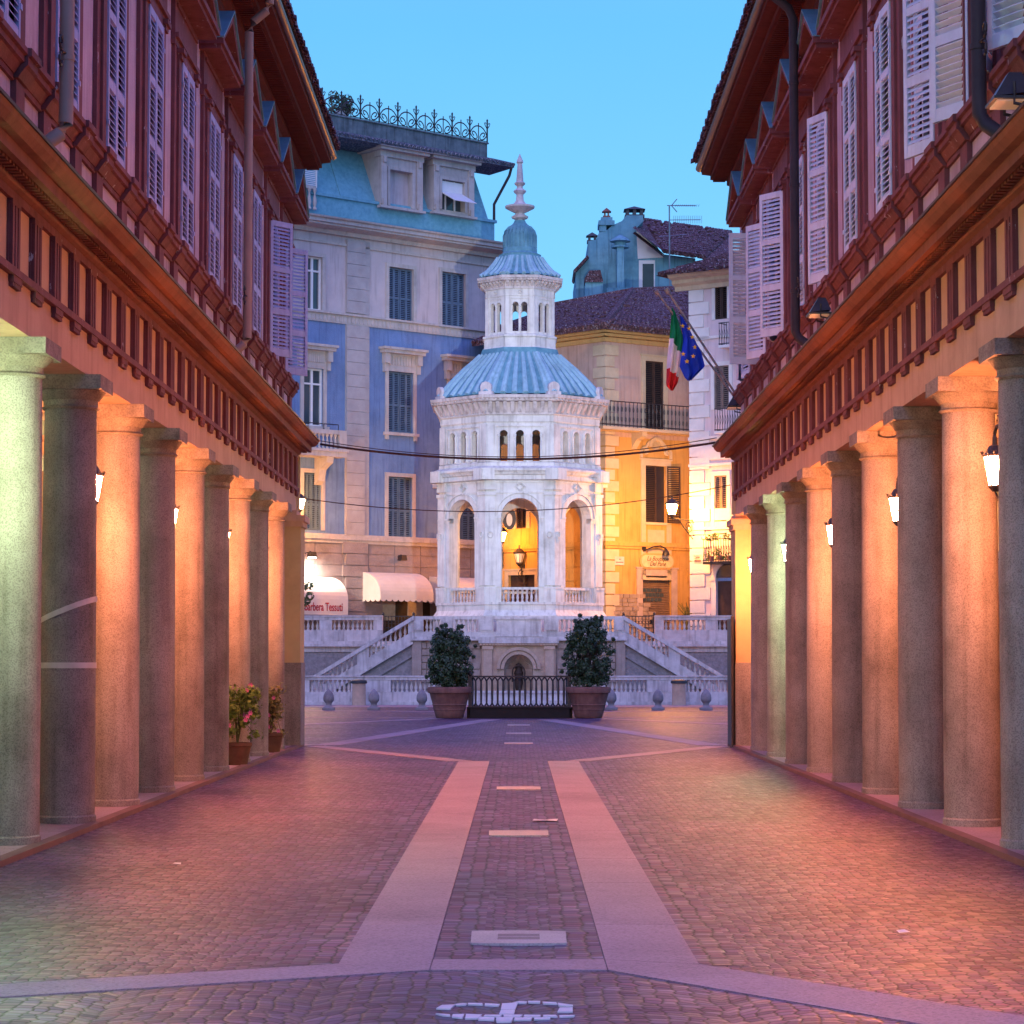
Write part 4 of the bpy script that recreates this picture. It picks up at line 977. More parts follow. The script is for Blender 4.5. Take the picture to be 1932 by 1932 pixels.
# attic: parapet, sloping mansard, deep eaves
zP = z_at(381, off=-.3); zE = z_at(270, off=.2); zT0 = z_at(248, off=-.9); zT1 = z_at(230, off=-.9)
b = MB(); b.box(XL, XR + .1, .3, .7, zC1, zP); b.box(XL, XR + .18, .22, .7, zP - .1, zP + .02)
b.build('attic_parapet', SLATE, lav)
b = MB(); b.ext([(.45, zP), (1.5, zE - .05), (1.7, zE - .05), (9, zE - .05), (9, zP)], XL, XR - .1, 'x')
for u in (655, 905): xx = F.at(u, 340)[0]; b.ext([(.40, zP), (1.45, zE - .05), (1.55, zE - .05), (.5, zP)], xx, xx + .16, 'x')
b.build('mansard', SLATE, lav)
b = MB(); b.ext([(-.25, zE), (-.25, zE + .1), (1.4, zE + .62), (1.4, zE - .08)], XL, XR + .75, 'x')
x = XL
while x < XR + .7: b.tube([(x, -.3, zE + .12), (x, 1.2, zE + .58)], .07, 6); x += .21
b.build('tiled_eaves', tiles('blue_grey_tiles', (.13, .15, .19), .22, .35), lav)
b = MB(); b.box(XL, XR + .2, .9, 9, zE + .3, zT1 - .06); b.box(XL, XR + .25, .84, 9, zT1 - .06, zT1); b.build('roof_parapet', mat('weathered_roof_stone', (.20, .25, .27), (.11, .15, .17), 2.5, .85, .3, stain=.6, streak=.7), lav)
b = MB(); x0, x1 = F.at(575, 220, -.9)[0] - 3, F.at(922, 260, -.9)[0]; n = round((x1 - x0) / 1.0); st = (x1 - x0) / n; yr = 1.0; rt = .028
for i in range(n + 1):
    x = x0 + st * i; b.tube([(x, yr, zT1), (x, yr, zT1 + .98)], .035, 5)
    for q in (-1, 1): b.tube([(x, yr, zT1 + .62), (x + q * .12, yr, zT1 + .78), (x + q * .16, yr, zT1 + .88), (x + q * .10, yr, zT1 + .9), (x + q * .07, yr, zT1 + .84)], .022, 4)
    b.lathe([(.02, zT1 + .95), (.05, zT1 + 1.0), (.0, zT1 + 1.08)], (x, yr), 6)
    if i == n: break
    xm = x + st / 2; b.tube([(xm, yr, zT1), (xm, yr, zT1 + .82)], rt, 4)
    b.tube([(xm + st * .5 * math.cos(R(a)), yr, zT1 + .14 + .56 * math.sin(R(a))) for a in range(0, 181, 18)], rt, 4)
    for q in (-1, 1):
        cx = xm + q * st * .25; b.tube([(cx + q * (.24 - .17 * k / 14) * math.cos(k * .55), yr, zT1 + .3 - (.24 - .17 * k / 14) * math.sin(k * .55 - .5)) for k in range(15)], rt, 4)
b.box(x0, x1, yr - .015, yr + .015, zT1 + .06, zT1 + .09)
b.build('roof_railing', IRON, lav)
# dormers
for u0, u1, v0, v1, w in ((718, 796, 276, 394, (735, 777, 323, 391)), (817, 893, 293, 405, (833, 876, 341, 398))):
    a, c, z0, z1 = F.rect(u0, u1, v0, v1, -.15); wa, wc, wz0, wz1 = F.rect(*w, -.15); M = Matrix.Translation((0, .15, 0))
    b = MB(); b.walls(a, c, z0, z1 - .3, [(wa, wc, wz0, wz1)], .3, 0, M); b.box(a, a + .02, .001, 1.6, z0, z1, M); b.box(c - .02, c, .001, 1.6, z0, z1, M)
    b.box(a - .06, c + .06, -.08, .4, z1 - .55, z1 - .3, M); b.box(a - .2, c + .2, -.3, 1.4, z1 - .3, z1 - .18, M); b.box(a - .28, c + .28, -.4, 1.4, z1 - .18, z1, M)
    for x in (a, c - .3): b.box(x, x + .3, -.07, 0, z0 + .1, z1 - .5, M); b.box(x + .06, x + .24, -.14, 0, z0, z0 + .3, M); b.box(x + .06, x + .24, -.13, 0, z1 - .8, z1 - .55, M)
    b.box(wa - .12, wa, -.05, 0, wz0, wz1 + .12, M); b.box(wc, wc + .12, -.05, 0, wz0, wz1 + .12, M); b.box(wa, wc, -.05, 0, wz1, wz1 + .12, M); b.box(a - .1, c + .1, -.16, .1, z0 - .08, z0 + .02, M)
    o = b.build('dormer', TRIM, lav)
    b = MB(); b.box(wa, wc, .25, .28, wz0, wz1, M)
    if u0 < 800: b.build('blind_panel', CREAM, o)
    else:
        b.build('pane', PANE, o); b = MB(); b.box(wa + .35, wa + .42, .2, .26, wz0, wz1, M); b.box(wa + .85, wa + .92, .2, .26, wz0, wz1, M); b.build('sash', WHT, o)
        b = MB(); zt_ = wz1 - .05; b.ext([(.12, zt_), (.10, wz1 - .55), (-.85, wz0 + .25), (-.87, wz0 + .27), (.08, wz1 - .5), (.08, zt_)], wa + .03, wc - .03, 'x', M); b.build('roller_blind', WHT, o)
# left terrace of the attic
a, c, z0, z1 = F.rect(560, 606, 350, 376, .2); b = MB(); b.box(a - 2, c, .15, .3, z1 - .02, z1 + .1); m = baluster_mesh(z1 - z0 + .3, .09, TRIM); tb_ = b.build('terrace_balustrade', TRIM, lav)
for i in range(9): obj('baluster', m, tb_, (c - .1 - i * .27, .1, z0 - .32))
a, c, z0, z1 = F.rect(560, 597, 332, 352, -.3); b = MB(); louvre(b, a, c, z0, z1 + .4, .25, .3); b.build('attic_shutter', WHT, lav)
b = MB(); xx = XR + .6; b.tube([(xx, -.25, zE), (xx, -.1, zE - .35), (XR + .08, .3, zE - 1.6), (XR + .08, .3, zP)], .06, 8); b.build('drainpipe', PIPED, lav, True)
for st_, a, c, z0, z1, hd in wins_: window(lav, a, c, z0, z1, st_, hood=hd, sill=z1 < zS2 and z0 > zS1 + .6)
# balcony at left with consoles
a, c, z0, z1 = F.rect(560, 653, 812, 845, .9)
b = MB(); b.box(a - 2, c, -.95, 0, z0 - .32, z0 - .12); b.box(a - 2, c + .06, -1.02, 0, z0 - .12, z0 - .02); b.box(a - 2, c, -.95, -.75, z1 - .12, z1 + .05); b.box(c - .35, c, -.95, -.7, z0 - .02, z1 - .12); b.box(c - .12, c, -.75, 0, z1 - .12, z1 + .05); b.box(c - .12, c, -.75, 0, z0, z1 - .12)
for x in (c - .9, c - 3.2): b.ext([(0, z0 - .32), (-.85, z0 - .32), (-.8, z0 - .55), (-.35, z0 - .8), (-.25, z0 - 1.25), (0, z0 - 1.4)], x, x + .34, 'x')
bal = b.build('balcony', TRIM, lav); m = baluster_mesh(z1 - z0 - .1, .075, TRIM)
for i in range(10): obj('baluster', m, bal, (c - .5 - i * .2, -.85, z0 - .02))
b = MB()
for i in range(3): x = c - .35 - i * .75; b.tube([(x, -.85, z1), (x, -.85, z1 + .28), (x - .7, -.85, z1 + .28), (x - .7, -.85, z1)], .02, 5)
b.build('balcony_rail', IRON, lav)
# shop front
b = MB(); a, c, z0, z1 = shop; b.box(a, c, .55, .6, 1.05, z1); b.build('shop_front', mat('dark_shop_wood', (.07, .05, .03), None, 3, .5), lav)
for q in ((a + .3, a + 1.05, .5, .54, z1 - 1.1, z1 - .3), (a + 1.7, a + 2.5, .5, .54, z1 - .9, z1 - .15)): b = MB(); b.box(*q); b.build('poster', mat('poster_paper', (.5, .45, .36), None, 4, .8), lav)
# awnings
def awning(label, u0, u1, v0, v1, deep, round_=True, valance=.3):
    a, c, z0, z1 = F.rect(u0, u1, v0, v1, deep * .95); r = thing('awning', label, 'awning', tuple(F.M @ Vector(((a + c) / 2, 0, z0))), F.ang, 'canvas awnings on the lavender building')
    w = (c - a) / 2; h = z1 - z0; b = MB(); pts = [(-deep * math.sin(t * math.pi / 20), valance + (h - valance) * math.cos(t * math.pi / 20)) for t in range(11)]
    for i in range(10):
        (y0, za), (y1, zb) = pts[i], pts[i + 1]; b.quad((-w, y0, za), (w, y0, za), (w, y1, zb), (-w, y1, zb))
    for q in (-w, w): b.add([(q, 0, valance)] + [(q, y, z) for y, z in pts], [tuple(range(12))])
    b.build('canopy', CANV, r, recalc=False)
    b = MB(); n = max(6, round(2 * w / .32))
    def val(p, q, k):
        for i in range(k):
            s0 = p + (q - p) * i / k; s1 = p + (q - p) * (i + 1) / k; m1 = (s0 + s1) / 2; up = Vector((0, 0, valance)); lo = Vector((0, 0, .09 if round_ else .0))
            t0 = s0 + (s1 - s0) * .2; t1 = s0 + (s1 - s0) * .8
            b.add([s0 + up, s1 + up, s1 + lo, t1 + lo * .35, m1 + lo * .1, t0 + lo * .35, s0 + lo], [(0, 1, 2, 3, 4, 5, 6)])
    val(Vector((-w, -deep, 0)), Vector((w, -deep, 0)), n); val(Vector((-w, 0, 0)), Vector((-w, -deep, 0)), 4); val(Vector((w, -deep, 0)), Vector((w, 0, 0)), 4)
    b.build('valance', CANV, r, recalc=False); return r, w, deep
awning('cream barrel awning with scalloped edge over the dark shop front', 716, 816, 1079, 1136, 1.3)
awning('cream awning mostly hidden behind the left side of the tower', 842, 940, 1088, 1140, 1.2)
r, w, dp = awning('white awning lettered in red above the raised left balustrade', 556, 655, 1086, 1160, 1.3, False, .62)
text('lettering', 'Barbera Tessuti', .46, mat('red_lettering', (.45, .03, .05), None, 3, .7), r, (w - (655 - 614) / FU * 95 / .80 - .13, -dp - .012, .3), (R(90), 0, 0), .004, width=1.84, bold=.005)
def sign_lamp(label, u, v, fr, off=.35, lit=None):
    x, z = fr.at(u, v, off); r = thing('sign_lamp', label, 'lamp', tuple(fr.M @ Vector((x, -off, z))), fr.ang, 'small lamps over the shop fronts')
    b = MB(); b.ext([(-.16, -.12), (.16, -.12), (.11, .1), (-.11, .1)], -.12, .14, 'y'); b.build('hood', IRON, r)
    b = MB(); b.tube([(0, 0, .06), (0, .1, .12), (0, off, .02)], .02, 5); b.build('arm', IRON, r)
    b = MB(); b.box(-.12, .12, -.09, .10, -.128, -.121); b.build('lamp_glass', lit or PANE, r); return r
sign_lamp('lit floodlight casting a white glow above the awning with red letters', 589, 1046, F, .7, emit('floodlight_glow', (1.0, .9, .75), 900.0))
sign_lamp('unlit black lamp on the stone wall above the scalloped awning', 759.5, 1052, F)
pl = thing('roof_plant', 'dark bushy plant in a pale tub behind the iron roof railing', 'plant', tuple(F.M @ Vector((F.at(644, 214, -1.5)[0], 1.5, zT1))), F.ang)
b = MB(); b.lathe([(.25, 0), (.32, .3), (.34, .32)], n=14); b.build('tub', WHT, pl)
cl = [(Vector((random.uniform(-.45, .45), random.uniform(-.25, .25), random.uniform(.35, 1.0))), .2) for _ in range(14)]
def pos():
    c, r_ = random.choice(cl); d = Vector((random.gauss(0, 1), random.gauss(0, 1), random.gauss(0, 1))).normalized(); return c + d * r_, d
b = MB(); leaves(b, 500, pos, .09); b.build('foliage', LEAF, pl, recalc=False)

# ================= yellow house on the corner
YEL = mat('lamplit_ochre_plaster', (0.62, 0.38, 0.13), (0.54, 0.32, 0.10), 1.2, .88, .3, 25, stain=.45, streak=.45)  # ochre with the sodium lamp's yellow put into the colour
YTR = mat('pale_ochre_trim', (0.62, 0.52, 0.36), (0.53, 0.43, 0.3), 2.5, .85, .2, stain=.3)
YCO = mat('ochre_cornice', (0.60, 0.40, 0.17), (0.52, 0.34, 0.14), 2, .8, streak=.25)
C0 = (3.43, 94.4); FR = Fr(C0, (8.3, 97.8)); FL = Fr((-0.9, 98.74), C0)
yh = thing('corner_house', 'ochre house with pale quoins, corner balcony and tiled roof right of the tower', 'building', (C0[0], C0[1], 0))
def yb(b, fr, name, m, parent=None, **k):
    o = b.build(name, m, yh, loc=(fr.A.x - C0[0], fr.A.y - C0[1], 0), rot=(0, 0, fr.ang), **k)
    return o
def hold(fr):      # facade-local window builder needs a parent in the facade frame: bake the frame into the mesh instead
    return Matrix.Translation((-C0[0], -C0[1], 0)) @ fr.M
def bake(o, M):
    o.data.transform(M)
    for ch in o.children: ch.data.transform(M)
zE_ = FR.at(1150, 622)[1]; zW0 = FR.at(1150, 645)[1]; zB = FR.at(1200, 812)[1]; zSt = FR.at(1200, 1030)[1]
wr = {'door': FR.rect(1217, 1251.5, 682, 811), 'low': FR.rect(1217, 1257, 879, 986), 'shop': FR.rect(1211.5, 1266.5, 1086.5, 1175)}
wl = {'top': FL.rect(1066, 1094, 733, 800), 'mid': FL.rect(974, 994, 955, 997), 'door': FL.rect(960, 1010, 1085, 1170)}
wr['shop'] = (wr['shop'][0], wr['shop'][1], 1.5, wr['shop'][3])
for fr, ws, nm in ((FR, wr, 'front'), (FL, wl, 'side')):
    zsp = zB - .3
    b = MB(); b.walls(0, fr.L, 1.0, zsp, [h_ for h_ in ws.values() if h_[2] < zsp], .18); yb(b, fr, 'plaster_wall', YEL)
    b = MB(); b.walls(0, fr.L, zsp, zE_, [h_ for h_ in ws.values() if h_[2] >= zsp], .18); yb(b, fr, 'upper_wall', mat('beige_house_plaster', (0.58, 0.42, 0.35), (0.5, 0.35, 0.29), 1.2, .88, .3, 25, stain=.4, streak=.4))  # same paint as below, without the lamp yellow in its colour
    b = MB()
    for zz, h_, p in ((zSt - .12, .1, .08), (zSt - .02, .12, .14), (zSt + .1, .06, .07)): b.box(-p if fr is FR else 0, fr.L + (p if fr is FL else 0), -p, .02, zz, zz + h_)
    z = 2.5; j = 0
    while z < zSt - .4:
        x = .5 + .4 * (j % 2)
        while x < fr.L - .4:
            x2 = min(x + 1.2, fr.L - .3)
            if not any(x2 > h_[0] - .35 and x < h_[1] + .35 and z + .5 > h_[2] and z < h_[3] + .4 for h_ in ws.values()) and not (fr is FR and x < 2.3 and z < 4.2): b.box(x, x2 - .03, -.035, 0, z, z + .52)
            x += 1.2
        z += .56; j += 1
    yb(b, fr, 'plaster_band', YEL)
    b = MB(); p = .02
    for a_, h_, pp in ((0, .25, .1), (.28, .16, .28), (.46, .14, .42), (.62, .1, .5)): b.box(-pp * .8 if fr is FR else 0, fr.L + (pp * .8 if fr is FL else 0), -pp, .02, zW0 + a_ * (zE_ - zW0 + .2), zW0 + (a_ + h_) * (zE_ - zW0 + .2))
    yb(b, fr, 'cornice', YCO)
    b = MB(); z = 2.4; j = 0
    while z < zW0 - .3:
        l_ = .62 if j % 2 else .42
        if fr is FR: b.box(-.05, l_, -.055, .02, z, z + .4)
        else: b.box(fr.L - l_, fr.L + .04, -.055, .02, z, z + .4)
        z += .45; j += 1
    yb(b, fr, 'quoins', YTR)
H = hold(FR)
o = window(yh, *wr['door'], 'none_', frame=YTR, sill=False) if False else None
def shut_pair(parent, x0, x1, z0, z1, M, m=DKW):
    b = MB(); b.box(x0, x1, .15, .17, z0, z1); s_ = b.build('pane', DGLASS, parent); s_.data.transform(M)
    xm = (x0 + x1) / 2
    for a, c in ((x0, xm - .01), (xm + .01, x1)):
        b = MB(); louvre(b, a, c, z0, z1, .02, .08); s_ = b.build('shutter', m, parent); s_.data.transform(M)
def surround(x0, x1, z0, z1, M, fw=.2, low=0.0, m=YTR):
    b = MB(); b.box(x0 - fw, x0, -.05, .02, z0 - low, z1 + fw); b.box(x1, x1 + fw, -.05, .02, z0 - low, z1 + fw); b.box(x0, x1, -.05, .02, z1, z1 + fw); b.box(x0 - fw - .05, x1 + fw + .05, -.08, .02, z1 + fw, z1 + fw + .06)
    if low: b.box(x0 - .02, x1 + .02, -.1, .02, z0 - .1, z0); b.box(x0 + .12, x1 - .12, -.03, .02, z0 - low + .2, z0 - .3); b.box(x0, x1, -.06, .02, z0 - low, z0 - low + .1)
    o = b.build('window', m, yh); o.data.transform(M); return o
o = surround(*wr['door'], H); shut_pair(o, *wr['door'], H)
o = surround(*wr['low'], H, .22, 2.3)
a, c, z0, z1 = wr['low']; b = MB(); louvre(b, a, (a + c) / 2 + .05, z0, z1, .02, .08); s_ = b.build('shutter', DKW, o); s_.data.transform(H)
b = MB(); louvre(b, 0, (c - a) / 2, z0, z1, -.03, .03); s_ = b.build('shutter', DKW, o); s_.data.transform(H @ Matrix.Translation((c, -.06, 0)) @ Matrix.Rotation(R(-25), 4, 'Z'))
b = MB(); b.box(a, c, .14, .17, z0, z1); s_ = b.build('pane', DGLASS, o); s_.data.transform(H)
b = MB(); xm = (a + c) / 2                                             # stucco crest over the window
b.archband(xm, .5, z1 + .75, .14, -.1, .02); b.archband(xm, 1.0, z1 + .5, .1, -.07, .02); b.lathe([(.02, -.2), (.22, -.1), (.24, 0)], (0, 0), 10, 0, Matrix.Translation((xm, 0, z1 + .85)) @ Matrix.Rotation(R(90), 4, 'X'))
for q in (-1, 1):
    b.tube([(xm + q * (.55 + .2 * math.cos(t * .6) * (1 - t / 14)), -.06, z1 + .55 + .2 * math.sin(t * .6) * (1 - t / 14)) for t in range(12)], .05, 5); b.box(xm + q * .75 - .05, xm + q * .75 + .05, -.08, .02, z1 + .3, z1 + .6)
o2 = b.build('stucco_crest', YTR, yh); o2.data.transform(H)
a, c, z0, z1 = wr['shop']; o = surround(a, c, 2.3, z1, H, .28, 0, mat('pink_stone_surround', (.56, .44, .4), None, 3, .8)); o.name = 'shop_door'
b = MB(); b.box(a, c, .12, .16, 1.5, z1)
z = 2.3
while z < z1: b.tube([(a, .12, z), (c, .12, z)], .02, 4); z += .09
s_ = b.build('roller_shutter', mat('brown_roller_metal', (.22, .15, .11), (.17, .11, .08), 4, .5), o); s_.data.transform(H)
b = MB()
for r_ in range(3):
    for k in range(5):
        x = a + .12 + (c - a - .5) * (k + .5 * (r_ % 2)) / 5; b.box(x, x + (c - a) / 5 - .14, .09, .12, z1 - 1.02 + r_ * .19, z1 - .88 + r_ * .19)
s_ = b.build('shutter_opening', PANE, o); s_.data.transform(H)
HL = hold(FL)
for k in ('top', 'mid'): o = surround(*wl[k], HL); shut_pair(o, *wl[k], HL)
o = surround(wl['door'][0], wl['door'][1], 2.3, wl['door'][3], HL, .2); o.name = 'side_door'; b = MB(); b.box(wl['door'][0], wl['door'][1], .12, .16, 2.3, wl['door'][3]); s_ = b.build('door_leaf', DKW, o); s_.data.transform(HL)
b = MB()                                                              # patch of bare rubble near the corner
for i in range(11):
    z = 2.35 + i * .17; x = .35
    while x < 2.1 - .1 * max(0, i - 6):
        w = random.uniform(.22, .5); b.box(x, x + w - .03, -.03 - random.uniform(0, .03), .01, z, z + .15); x += w
o2 = b.build('rubble_patch', mat('rubble_stone', (.42, .33, .27), (.3, .23, .19), 6, .9, .5, stain=.4), yh); o2.data.transform(H)
# balcony round the corner
b = MB(); zf = zB; b.box(-.75, FR.L - .1, -.85, 0, zf - .12, zf); M2 = H.inverted() @ HL
b.box(FL.L - 1.6, FL.L + .1, -.85, 0, zf - .123, zf - .003, M2)
for x in (1.3, 4.2): b.ext([(0, zf - .12), (-.7, zf - .12), (-.68, zf - .3), (-.3, zf - .42), (0, zf - .75)], x, x + .25, 'x')
o = b.build('balcony', YTR, yh); o.data.transform(H)
b = MB(); n = 34
for i in range(n + 1):
    x = -.75 + (FR.L + .6) * i / n; b.tube([(x, -.8, zf), (x, -.8, zf + 1.0)], .017, 4)
    for q in (.3, .7): b.tube([(x + .035 * math.cos(t), -.8, zf + q + .11 * math.sin(t)) for t in [k * 1.05 for k in range(7)]], .012, 4)
for z in (.06, .98): b.box(-.77, FR.L - .1, -.82, -.78, zf + z, zf + z + .035)
for i in range(9):
    x = FL.L - 1.6 + 1.75 * i / 8; b.tube([(x, -.8, zf), (x, -.8, zf + 1.0)], .017, 4, M2)
for z in (.06, .98): b.box(FL.L - 1.6, FL.L + .2, -.82, -.78, zf + z, zf + z + .035, M2)
s_ = b.build('balcony_railing', IRON, o); s_.data.transform(H)
# hipped tile roof
def roof_face(b, quad): b.add(quad, [tuple(range(len(quad)))])
zr = zE_ - .02; OV = .75
cn = Vector(C0) + FR.n * OV * .9 + FL.n * OV * .9
eR = Vector((8.3, 97.8)) + FR.n * OV; eL = Vector((-1.4, 99.24)) + FL.n * OV
hip = P(978 + (890 / 4.83 + 1080) / 1.06 - 978, (380 + 985 / 4.83) / 1.06, 103.5)
rl = P((1080 + 135 / 4.83) / 1.06, (380 + 1125 / 4.83) / 1.06, 104.5); rr_ = P((1080 + 1460 / 4.83) / 1.06, (380 + 960 / 4.83) / 1.06, 105.5)
b = MB()
def V3(v2, z): return Vector((v2.x, v2.y, z))
rl2 = V3(rl.xy + Vector((-3.5, 4)), rl.z - .6)
for q in ([V3(cn, zr), V3(eR, zr), rr_, hip], [V3(eL, zr), V3(cn, zr), hip, rl, rl2]): roof_face(b, q)
for q in ([V3(cn, zr - .1), V3(eR, zr - .1), V3(eR, zr), V3(cn, zr)], [V3(eL, zr - .1), V3(cn, zr - .1), V3(cn, zr), V3(eL, zr)]): roof_face(b, q)
for a_, c_ in ((cn, eR), (eL, cn)):
    L = (c_ - a_).length; n = int(L / .24)
    dn = (c_ - a_).normalized(); out = Vector((dn.y, -dn.x))
    for i in range(n):
        p = a_ + (c_ - a_) * ((i + .5) / n); q = p - out * random.uniform(.5, .7)
        b.tube([V3(p + out * random.uniform(.0, .06), zr + .05), V3(q, zr + .05 + .42 * .6)], .1, 6)
def scatter(b, A_, B_, C_, D_, nu, nv, r_=.095):                      # loose rows of barrel tiles
    for j in range(nv):
        for i in range(nu):
            if random.random() < .12: continue
            s0, t0 = (i + .5) / nu, (j + random.uniform(-.1, .1)) / nv; t1 = t0 + 1.1 / nv
            p0 = (A_ * (1 - s0) + B_ * s0) * (1 - t0) + (D_ * (1 - s0) + C_ * s0) * t0; p1 = (A_ * (1 - s0) + B_ * s0) * (1 - t1) + (D_ * (1 - s0) + C_ * s0) * t1
            up = Vector((0, 0, random.uniform(.02, .06))); b.tube([p0 + up, p1 + up * .4], r_, 6)
scatter(b, V3(cn, zr), V3(eR, zr), rr_, hip, 26, 17); scatter(b, V3(eL, zr), V3(cn, zr), hip, rl, 34, 17)
b.build('tile_roof', TILE, yh, loc=(-C0[0], -C0[1], 0))
b = MB(); b.tube([V3(cn, zr + .05), hip + Vector((0, 0, .08))], .14, 8); b.tube([rl + Vector((0, 0, .06)), hip + Vector((0, 0, .06)), rr_ + Vector((0, 0, .06))], .13, 8); b.build('ridge_tiles', TILE, yh, loc=(-C0[0], -C0[1], 0))
# shop sign, plaque, lamps
x0, x1, z0, z1 = FR.rect(1210, 1270, 1047.5, 1071, .08)
sg = thing('shop_sign', 'cream oval shop sign with curly lettering above the brown roller shutter', 'sign', tuple(FR.M @ Vector(((x0 + x1) / 2, -.08, (z0 + z1) / 2))), FR.ang)
w, h_ = (x1 - x0) / 2, (z1 - z0) / 2
def pill(w, h, n=8): return [(w - h + h * math.cos(R(a)), h * math.sin(R(a))) for a in range(-90, 91, 180 // n)] + [(-w + h + h * math.cos(R(a)), h * math.sin(R(a))) for a in range(90, 271, 180 // n)]
b = MB(); b.ext(pill(w, h_), -.02, .05, 'y'); b.build('board', mat('sign_cream', (.72, .6, .38), None, 3, .6), sg)
b = MB(); b.ext(pill(w + .07, h_ + .07), 0, .045, 'y'); b.build('border', YCO, sg)
BRN = mat('brown_lettering', (.12, .05, .03), None, 3, .7)
text('lettering', 'La Boutique', .26, BRN, sg, (0, -.026, h_ * .4), (R(90), 0, 0), .003, width=w * 1.35, shear=.35); text('lettering', 'Del Pane', .26, BRN, sg, (0, -.026, -h_ * .42), (R(90), 0, 0), .003, width=w * 1.0, shear=.35)
x, z = FR.at(1237, 1037, .4); lm = thing('sign_lamp', 'black goose neck lamp over the cream oval shop sign', 'lamp', tuple(FR.M @ Vector((x, -.4, z))), FR.ang, 'small lamps over the shop fronts')
b = MB(); b.tube([(-.35, .38, -.06), (-.35, .2, -.02), (-.05, .05, .12), (.25, .02, .16), (.5, 0, .06)], .03, 6); b.build('arm', IRON, lm)
b = MB(); b.lathe([(.16, -.22), (.13, -.08), (.06, .02), (.03, .06)], (.52, 0), 12); b.lathe([(.1, .28), (.1, .34)], (0, 0), 10, 0, Matrix.Translation((-.35, 0, 0)) @ Matrix.Rotation(R(-90), 4, 'X') @ Matrix.Translation((0, -.06, 0))); b.build('hood', IRON, lm)
def plaque(label, fr, u0, u1, v0, v1, lines, off=.05):
    x0, x1, z0, z1 = fr.rect(u0, u1, v0, v1, off); r = thing('wall_plaque', label, 'sign', tuple(fr.M @ Vector(((x0 + x1) / 2, -off, (z0 + z1) / 2))), fr.ang, 'small plaques on the houses')
    w, h_ = (x1 - x0) / 2, (z1 - z0) / 2; b = MB(); b.box(-w, w, -.01, .05, -h_, h_); b.build('board', mat('plaque_marble', (.66, .6, .58), None, 4, .6), r)
    b = MB()
    for a, c, zz, t in lines: b.box(a * w, c * w, -.014, -.008, zz * h_ - t * h_, zz * h_ + t * h_)
    b.build('engraved_lines', mat('plaque_ink', (.2, .12, .14), None, 4, .8), r)
plaque('small pale street plaque left of the cream oval shop sign', FR, 1160, 1177.5, 1050, 1066, [(-.1, .2, .35, .12), (-.8, .8, -.35, .1)])
# oval sign and post lantern seen through the tower arch
x, z = FL.at(961, 978.5, 1.6); sg = thing('oval_sign', 'dark oval hanging sign with pale picture, seen through the central tower arch', 'sign', tuple(FL.M @ Vector((x, -1.6, z))), 0.0)
b = MB(); M = Matrix.Rotation(R(90), 4, 'X') @ Matrix.Diagonal((.27, .44, 1, 1)); b.lathe([(1, -.04), (1, .04)], (0, 0), 28, 0, M); b.build('frame', IRON, sg)
b = MB(); b.lathe([(.6, -.05), (.6, .05)], (0, 0), 24, 0, Matrix.Translation((0, 0, -.05)) @ Matrix.Rotation(R(90), 4, 'X') @ Matrix.Diagonal((.2, .42, 1, 1))); b.build('picture', WHT, sg)
b = MB(); b.tube([(0, 0, .43), (0, 0, .55), (.9, 1.2, .55)], .025, 5); b.build('bracket', IRON, sg)

# ================= pink and white house at right
FP = Fr((6.66, 92.2), (8.16, 91.1)); PINKW = mat('pale_pink_house', (0.70, 0.58, 0.60), (0.62, 0.5, 0.53), 1.2, .85, .15, stain=.15, streak=.25)
PWH = mat('white_quoin', (0.74, 0.71, 0.70), (0.66, 0.62, 0.61), 2, .8, .15, stain=.25)
ph = thing('townhouse', 'tall pale pink house with white quoins at the right edge of the square', 'building', (FP.A.x, FP.A.y, 0), FP.ang)
LP = 6.0; zc = FP.at(1303, 548)[1]; zct = FP.at(1303, 512, .5)[1]
pw = [FP.rect(1349.5, 1372.5, 537, 602), FP.rect(1348, 1376, 690, 772), FP.rect(1348.5, 1372, 897, 1010)]
ad = FP.rect(1352, 1382, 1090, 1170)
b = MB(); b.walls(0, LP, 1.0, zc, pw + [(ad[0], ad[1] + .4, 1.2, ad[3])], .2); b.box(0, .02, .001, 6, 1.0, zc); b.build('plaster_wall', PINKW, ph)
b = MB(); z = 2.4; j = 0
zbelt = FP.at(1330, 850)[1]
while z < zc - .3:
    b.box(-.06, .85 if j % 2 else .6, -.06, .3, z, z + .46); z += .5; j += 1
    if z < 7.2:
        x = .9
        while x < LP: 
            if not (x + .9 > ad[0] - .3 and x < ad[1] + .7 and z < ad[3] + .8): b.box(x, x + .86, -.03, .0, z + .02, z + .47)
            x += .9
for v, p, h_ in ((830, .1, .12), (880, .08, .1), (1000, .1, .12), (640, .06, .1)): zz = FP.at(1330, v)[1]; b.box(-.1, LP, -p, .02, zz, zz + h_)
zz0, zz1 = FP.at(1330, 868)[1], FP.at(1330, 842)[1]; b.box(.3, 2.0, -.05, .01, zz0, zz1)
b.build('quoins', PWH, ph)
b = MB(); d = zct - zc; b.ext([(.02, zc), (-.1, zc), (-.14, zc + .25 * d), (-.34, zc + .4 * d), (-.34, zc + .6 * d), (-.6, zc + .72 * d), (-.66, zc + .9 * d), (.02, zc + d)], -.65, LP, 'x'); b.build('cornice', mat('cream_cornice', (.70, .58, .42), None, 2, .8, streak=.2), ph)
b = MB(); b.add([(-1.0, -.95, zct - .1), (LP, -.95, zct - .1), (LP, 4.2, zct + 1.7), (1.6, 4.2, zct + 1.7), (-1.0, 6, zct - .1)], [(0, 1, 2, 3), (0, 3, 4)])
